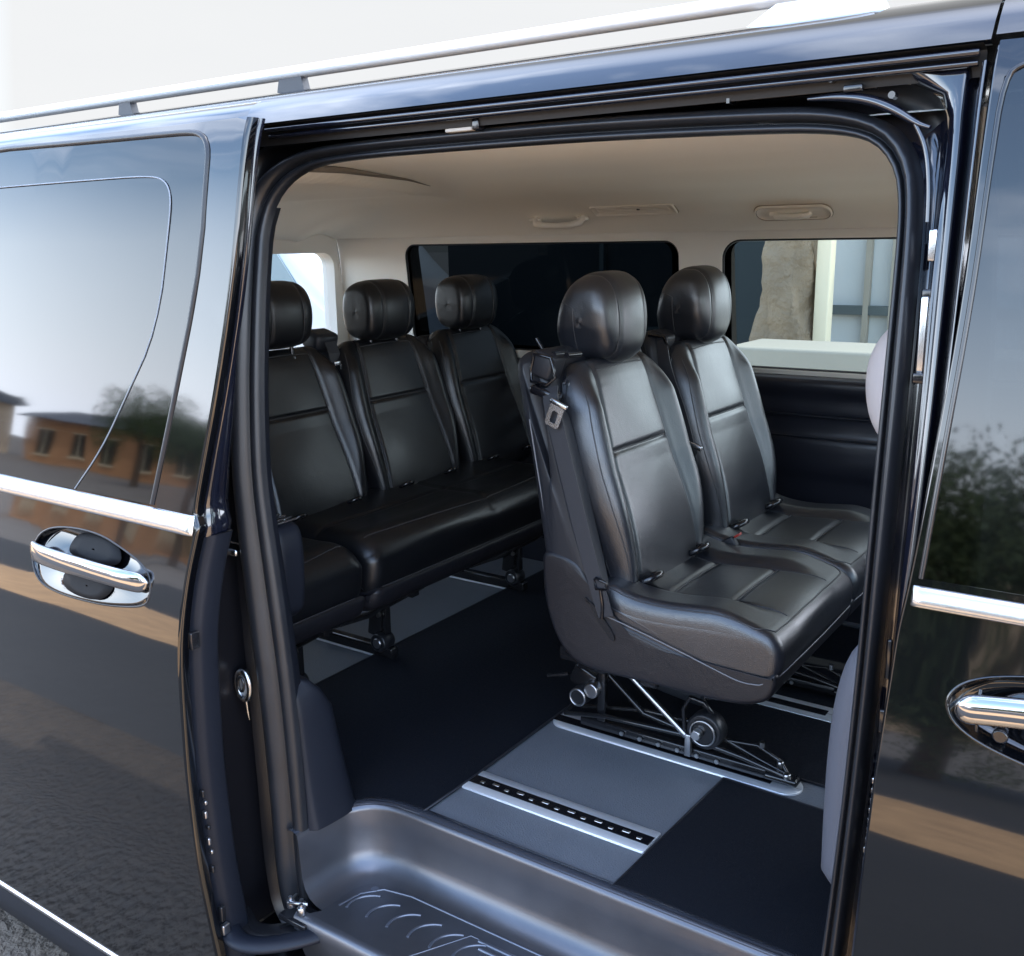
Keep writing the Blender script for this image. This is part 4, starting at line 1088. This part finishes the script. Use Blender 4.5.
rear_seat(XH, [1.01, 1.425], .466, 1.40, 'double black leather rear bench with two backrests and two headrests', 'rear_bench', [.715, 1.345])
# recliner bits between the rear backs
# ---- front passenger seat (its back and headrest edge show past the pillar)
fs = empty('front_seat', (.7, .42, 0)); tag(fs, 'grey front seat, only its headrest and rear edge showing past the pillar', 'car seat')
mb = MB(); loftprof(mb, [(x+.022, z-.02) for x, z in [(.40, .90), (.408, .955), (.44, .995), (.49, 1.0), (.53, .96), (.535, .87), (.51, .81), (.46, .795), (.415, .835)]], .27, .50, .05, 40, 80); mb.build('headrest', FHEAD, fs)
mb = MB(); loftprof(mb, [(.50, .80), (.58, .81), (.66, .5), (.68, .42), (.60, .40), (.56, .5), (.49, .78)], .18, .60, .04, 40, 80)
mb.build('backrest', FSEAT, fs)
mb = MB(); loftprof(mb, [(.430, .05), (.425, .30), (.432, .44), (.455, .52), (.52, .56), (.70, .48), (1.1, .48), (1.12, .30), (1.0, .05)], .20, .62, .04, 40, 90)
mb.build('seat_base', mat('seat_base_grey', (.085, .09, .11), .6, bump=('noise', 300, .2, .001)), fs)

# ------------------------------------------------------------------ outside
def structure(o): o['kind'] = 'structure'; return o
gm = mat('ground_soil', (.22, .19, .16), .9, bump=('noise', 30, .6, .02), var=(2.2, .45))
mb = MB()
N = 24
gx = [-200, -60, -20, -10, -5, 0, 5, 10, 20, 60, 200]
mb.grid([[(x, y, GZ) for x in gx] for y in gx], 0)
structure(mb.build('ground', gm))
asph = mat('tan_paving', (.66, .40, .20), .85, bump=('noise', 60, .6, .01), var=(6, .4))
mb = MB(); mb.grid([[(x, y, GZ+.004) for x in (-30, 0, 30)] for y in (-4.2, -1.0, .5, 2.5)], 0); structure(mb.build('road', asph))
tp = mat('asphalt', (.06, .058, .055), .9, bump=('noise', 12, .4, .02), var=(1.2, .3))
mb = MB(); mb.grid([[(x, y, GZ+.006) for x in (-40, 0, 30)] for y in (-9.5, -6, -4.3)], 0); structure(mb.build('pavement', tp))
mb = MB(); mb.grid([[(x, y, GZ+.0075) for x in (-16, -6, 1, 3.2)] for y in (-2.35, -2, -1.0)], 0); structure(mb.build('reflection_dark_patch', tp))  # added dark ground, stands in for shade and a silhouette mirrored low in the doors
mb = MB(); mb.grid([[(x, y, GZ+.006) for x in (-14, 0, 14)] for y in (2.6, 6, 14)], 0); structure(mb.build('bounce_ground', mat('bounce_pale', (.62, .58, .50), .9, bump=('noise', 30, .3, .01), var=(2, .1))))  # unseen pale ground added to bounce sunlight up onto the headliner
gr = mat('gravel', (.10, .078, .058), .95, bump=('noise', 45, 1., .03), var=(25, .6))
mb = MB(); mb.grid([[(x, y, GZ+.008+.004*math.sin(x*9)*math.sin(y*11)) for x in np.linspace(-6, -.2, 30)] for y in np.linspace(-1.0, 1.9, 16)], 0); structure(mb.build('gravel_strip', gr))

# far side: pale shop front, rough stone pillar, low white wall
WHITE = mat('white_render', (.34, .31, .25), .8, var=(1.5, .08), bump=('noise', 20, .2, .01))
GREYP = mat('grey_cladding', (.55, .57, .56), .5, var=(1, .1))
CREAM = mat('cream_post', (.80, .70, .50), .7, var=(2, .06))
DARKW = mat('dark_window', (.02, .03, .035), .4, spec=.15)
shop = empty('shop_front', (-1, 6.6, GZ)); tag(shop, 'pale panelled shop front with dark glazing, outside the far window', 'building')
mb = MB(); mb.box((-.95, 6.8, .62), (2.2, .2, 2.36), 0); mb.box((-2.5, 6.7, 1.83), (5.6, .5, .08), 0, bev=.02); mb.build('wall', GREYP, shop)
mb = MB(); mb.box((-3.7, 6.78, .62), (3.3, .15, 2.36), 0); mb.box((-2.6, 6.68, .62), (.04, .06, 2.3), 1); mb.box((-3.6, 6.68, .62), (.04, .06, 2.3), 1); mb.box((-3.2, 6.68, .35), (1.6, .05, .05), 1)
mb.build('window', [DARKW, mat('dark_frame', (.05, .07, .075), .5)], shop)
for x, w in ((-1.30, .04), (-1.12, .02), (-.2, .06)):
    mb = MB(); mb.box((x, 6.66, .62), (w, .06, 2.3), 0); mb.build('mullion', WHITE, shop)
mb = MB(); mb.box((-.95, 6.66, .56), (2.1, .05, .07), 0); mb.build('sill', mat('sill_dark', (.08, .10, .10), .6), shop)
post = MB(); post.box((-1.42, 6.0, .6), (.10, .12, 2.3), 0, bev=.01); tag(post.build('cream_post', CREAM), 'narrow cream post beside the rough stone pillar, outside the far window', 'post')
ROCK = mat('rough_stone', (.24, .18, .12), .95, bump=('noise', 7, 1., .08), var=(4, .45))
mb = MB(); L = []
for k in range(40):
    z = GZ+2.3*k/39; row = []
    for q in range(24):
        a = 2*math.pi*q/24; n_ = .02*math.sin(5*a+z*3)+.02*math.sin(9*z+3*a)+.015*random.random()
        c_, s_ = math.cos(a), math.sin(a)
        wx = .13+.10*max(0, 1.1-z)
        row.append((-1.67-.03*(1.2-z)+.0+(wx+n_)*math.copysign(abs(c_)**.6, c_), 6.05+(.22+n_)*math.copysign(abs(s_)**.6, s_), z))
    L.append(row)
mb.grid(L, 0, cu=True); tag(mb.build('stone_pillar', ROCK), 'rough brown stone pillar outside the far window', 'pillar')
mb = MB(); mb.box((-.7, 5.1, (GZ+.44)/2), (1.9, .6, .44-GZ), 0, bev=.02); tag(mb.build('low_wall', WHITE), 'low sunlit white wall below the shop front', 'wall')

# white van parked behind, seen through the rear window
wv = empty('parked_van', (-7.0, 6.2, GZ)); tag(wv, 'white van parked outside, seen through the tailgate window', 'van')
mb = MB(); loftprof(mb, [(-9.4, -.30), (-5.2, -.30), (-4.9, .1), (-5.0, .45), (-5.6, .72), (-6.3, 1.40), (-6.8, 1.50), (-9.3, 1.50), (-9.5, .8)], 5.2, 7.2, .18, 30, 80); mb.build('body', mat('white_paint', (.42, .43, .44), .3, 0, .5, var=(2, .05)), wv)
PW = mat('pale_window', (.12, .17, .19), .4)
mb = MB(); mb.prism([(-6.55, .72), (-5.85, .72), (-6.30, 1.25), (-6.55, 1.28)], 'y', 5.185, 5.21, 0); mb.build('window', PW, wv); mb = MB(); mb.prism([(-7.9, .68), (-7.2, .68), (-7.2, 1.18), (-7.9, 1.18)], 'y', 5.185, 5.21, 0); mb.build('window', PW, wv)
for x in (-8.6, -5.8):
    mb = MB(); mb.cyl((x, 5.17, GZ+.33), (x, 5.4, GZ+.33), .33, 0, 32, .03); w_ = mb.build('wheel', RUBBER, wv)
    mb = MB(); mb.cyl((x, 5.155, GZ+.33), (x, 5.2, GZ+.33), .19, 0, 24, .01); mb.build('rim', ALU, w_)

# behind the camera: what the paint mirrors - a low terracotta row, parasols, trees
TERRA = mat('terracotta_wall', (.50, .27, .14), .9, var=(1.2, .25))
SAND = mat('sand_wall', (.62, .48, .34), .9, var=(1.2, .2))
ROOFD = mat('grey_roof', (.12, .13, .15), .7)
def house(x, y, w, d, h, m, label):
    e = empty('low_building', (x, y, GZ)); tag(e, label, 'building')
    mb = MB(); mb.box((x, y, GZ+h/2), (w, d, h), 0); mb.build('wall', m, e)
    mb = MB(); ov = .5; mb.prism([(y+d/2+ov, GZ+h), (y-d/2-ov, GZ+h), (y-d/2, GZ+h+.5), (y, GZ+h+.7)], 'x', x-w/2-ov, x+w/2+ov, 0); mb.build('roof', ROOFD, e)
    n = max(2, int(w/2.4))
    for k in range(n):
        mb = MB(); q = x-w/2+w*(k+.5)/n; mb.box((q, y+d/2+.01, GZ+h*.48), (1.1, .06, h*.55), 0); mb.box((q, y+d/2+.03, GZ+h*.76), (1.2, .1, .05), 1); mb.box((q, y+d/2+.03, GZ+h*.48), (.04, .1, h*.55), 1); mb.box((q, y+d/2+.03, GZ+h*.20), (1.2, .1, .08), 1); mb.build('window', [DARKW, CREAM], e)
house(-38, -29, 16, 5, 2.0, TERRA, 'long low terracotta building with a grey roof across the yard')
house(-6, -26, 9, 5, 2.2, SAND, 'sand coloured low building facing the van')
house(-58, -26, 14, 5, 2.6, SAND, 'sand coloured building at the far end of the yard')
# trees
LEAF = mat('leaf', (.055, .085, .03), .7, var=(1.5, .6)); BARK = mat('bark', (.10, .07, .05), .9)
def tree(x, y, h, r, label):
    e = empty('broadleaf_tree', (x, y, GZ)); tag(e, label, 'tree')
    mb = MB(); mb.tube([(x, y, GZ), (x+.1, y, GZ+h*.3), (x, y+.1, GZ+h*.7)], [.16, .12, .05], 0, 10)
    for k in range(5):
        a = k*1.3; mb.tube([(x, y, GZ+h*(.35+.06*k)), (x+r*.6*math.cos(a), y+r*.6*math.sin(a), GZ+h*(.55+.07*k))], [.06, .02], 0, 6)
    mb.build('trunk', BARK, e)
    mb = MB(); rg = random.Random(int(x*10+y)); cl = [(x+rg.gauss(0, r*.45), y+rg.gauss(0, r*.45), GZ+h*.68+rg.gauss(0, h*.15), r*rg.uniform(.2, .36)) for _ in range(60)]
    V = []; F = []
    for (a, b_, c, q) in cl:
        for _ in range(420):
            d = Vector((rg.gauss(0, 1), rg.gauss(0, 1), rg.gauss(0, 1))).normalized()*q*rg.uniform(.6, 1); p = Vector((a, b_, c))+d
            u = Vector((rg.gauss(0, 1), rg.gauss(0, 1), rg.gauss(0, 1))).normalized()*rg.uniform(.022, .04); v = u.cross(Vector((rg.gauss(0, 1), rg.gauss(0, 1), rg.gauss(0, 1)))).normalized()*.015
            o = len(V); V += [p-u, p+v, p+u, p-v]; F.append((o, o+1, o+2, o+3))
    mb.add(V, F, 0, False); mb.build('crown', LEAF, e)
tree(-.6, -7.5, 2.25, 1.6, 'leafy green tree nearest the front door, across the yard')
tree(2.6, -8.5, 2.4, 1.7, 'second leafy tree, right of the tree nearest the front door')
tree(-24, -19, 2.7, 1.5, 'bushy tree in front of the terracotta building')
tree(-31, -22, 3.6, 1.9, 'taller tree in front of the terracotta building')
tree(-18, -20, 2.2, 1.2, 'low bushy tree right of the terracotta building')
tree(-3.4, -10.5, 2.0, 1.4, 'smaller leafy tree left of the tree nearest the front door')

# ------------------------------------------------------------------ light
SUN_EL, SUN_AZ = R(65), R(28)    # azimuth from +Y towards +X
w = bpy.data.worlds.new('World'); S.world = w; w.use_nodes = True
nt = w.node_tree; bg = nt.nodes['Background']
sky = nt.nodes.new('ShaderNodeTexSky'); sky.sky_type = 'NISHITA'; sky.sun_disc = False
sky.sun_elevation = SUN_EL; sky.sun_rotation = SUN_AZ; sky.air_density = 1.2; sky.dust_density = 1.0; sky.ozone_density = 1.6
tc = nt.nodes.new('ShaderNodeTexCoord'); mp = nt.nodes.new('ShaderNodeMapping'); mp.inputs['Scale'].default_value = (1, 1, 3.5)
nz = nt.nodes.new('ShaderNodeTexNoise'); nz.inputs['Scale'].default_value = 1.7; nz.inputs['Detail'].default_value = 8; nz.inputs['Roughness'].default_value = .55
cr = nt.nodes.new('ShaderNodeValToRGB'); cr.color_ramp.elements[0].position = .50; cr.color_ramp.elements[1].position = .80
nt.links.new(tc.outputs['Generated'], mp.inputs['Vector']); nt.links.new(mp.outputs['Vector'], nz.inputs['Vector']); nt.links.new(nz.outputs['Fac'], cr.inputs['Fac'])
# haze: sun side and horizon go milky white
sep = nt.nodes.new('ShaderNodeSeparateXYZ'); nt.links.new(tc.outputs['Generated'], sep.inputs['Vector'])
hz = nt.nodes.new('ShaderNodeMapRange'); hz.inputs['From Min'].default_value = .30; hz.inputs['From Max'].default_value = .02
nt.links.new(sep.outputs['Z'], hz.inputs['Value'])
ss = nt.nodes.new('ShaderNodeMapRange'); ss.inputs['From Min'].default_value = .0; ss.inputs['From Max'].default_value = .5
nt.links.new(sep.outputs['Y'], ss.inputs['Value'])
m1 = nt.nodes.new('ShaderNodeMath'); m1.operation = 'MAXIMUM'; nt.links.new(hz.outputs[0], m1.inputs[0]); nt.links.new(ss.outputs[0], m1.inputs[1])
m2 = nt.nodes.new('ShaderNodeMath'); m2.operation = 'MAXIMUM'; nt.links.new(m1.outputs[0], m2.inputs[0]); nt.links.new(cr.outputs['Color'], m2.inputs[1])
mx = nt.nodes.new('ShaderNodeMix'); mx.data_type = 'RGBA'; nt.links.new(m2.outputs[0], mx.inputs['Factor'])
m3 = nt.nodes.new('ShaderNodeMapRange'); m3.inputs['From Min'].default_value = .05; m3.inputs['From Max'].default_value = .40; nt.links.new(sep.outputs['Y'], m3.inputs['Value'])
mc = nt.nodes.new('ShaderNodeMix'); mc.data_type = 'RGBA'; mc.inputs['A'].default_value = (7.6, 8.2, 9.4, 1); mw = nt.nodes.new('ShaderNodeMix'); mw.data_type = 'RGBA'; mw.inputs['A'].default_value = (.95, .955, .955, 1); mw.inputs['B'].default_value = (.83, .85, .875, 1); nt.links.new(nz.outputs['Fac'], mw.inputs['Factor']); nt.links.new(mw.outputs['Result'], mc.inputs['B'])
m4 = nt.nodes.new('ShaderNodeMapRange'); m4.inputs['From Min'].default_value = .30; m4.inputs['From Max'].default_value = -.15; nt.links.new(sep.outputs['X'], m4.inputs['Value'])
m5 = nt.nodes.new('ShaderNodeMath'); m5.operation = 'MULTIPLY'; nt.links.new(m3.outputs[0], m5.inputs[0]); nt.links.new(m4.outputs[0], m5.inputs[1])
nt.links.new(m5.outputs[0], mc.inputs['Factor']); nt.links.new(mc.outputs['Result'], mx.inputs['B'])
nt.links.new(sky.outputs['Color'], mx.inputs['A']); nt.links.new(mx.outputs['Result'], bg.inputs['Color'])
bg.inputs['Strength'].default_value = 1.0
sl = bpy.data.lights.new('sun', 'SUN'); sl.energy = 5.0; sl.angle = R(.6); sl.color = (1, .95, .88)
so = bpy.data.objects.new('sun', sl); COL.objects.link(so)
d = Vector((math.sin(SUN_AZ)*math.cos(SUN_EL), math.cos(SUN_AZ)*math.cos(SUN_EL), math.sin(SUN_EL)))
so.rotation_euler = (-d).to_track_quat('-Z', 'Y').to_euler()

# ------------------------------------------------------------------ camera
ya, pi_, ro, fpx = .606, .231, -.014, 991.5
fw = Vector((-math.sin(ya)*math.cos(pi_), math.cos(ya)*math.cos(pi_), -math.sin(pi_)))
rt = Vector((math.cos(ya), math.sin(ya), 0)); up = rt.cross(fw)
r2 = rt*math.cos(ro)+up*math.sin(ro); u2 = -rt*math.sin(ro)+up*math.cos(ro)
cam = bpy.data.cameras.new('camera'); co = bpy.data.objects.new('camera', cam); COL.objects.link(co)
M = Matrix((r2, u2, -fw)).transposed().to_4x4(); M.translation = Vector((.813, -1.144, 1.082)); co.matrix_world = M
cam.sensor_fit = 'HORIZONTAL'; cam.sensor_width = 36; cam.lens = fpx*36/1024; cam.clip_start = .02; cam.clip_end = 1000
S.camera = co
S.render.engine = 'CYCLES'
S.view_settings.view_transform = 'Standard'; S.view_settings.look = 'None'; S.view_settings.exposure = 0; S.view_settings.gamma = 1
S.cycles.use_denoising = True; S.cycles.max_bounces = 12; S.cycles.diffuse_bounces = 6; S.cycles.transparent_max_bounces = 16
S.cycles.sample_clamp_indirect = 6; S.cycles.caustics_reflective = False; S.cycles.caustics_refractive = False
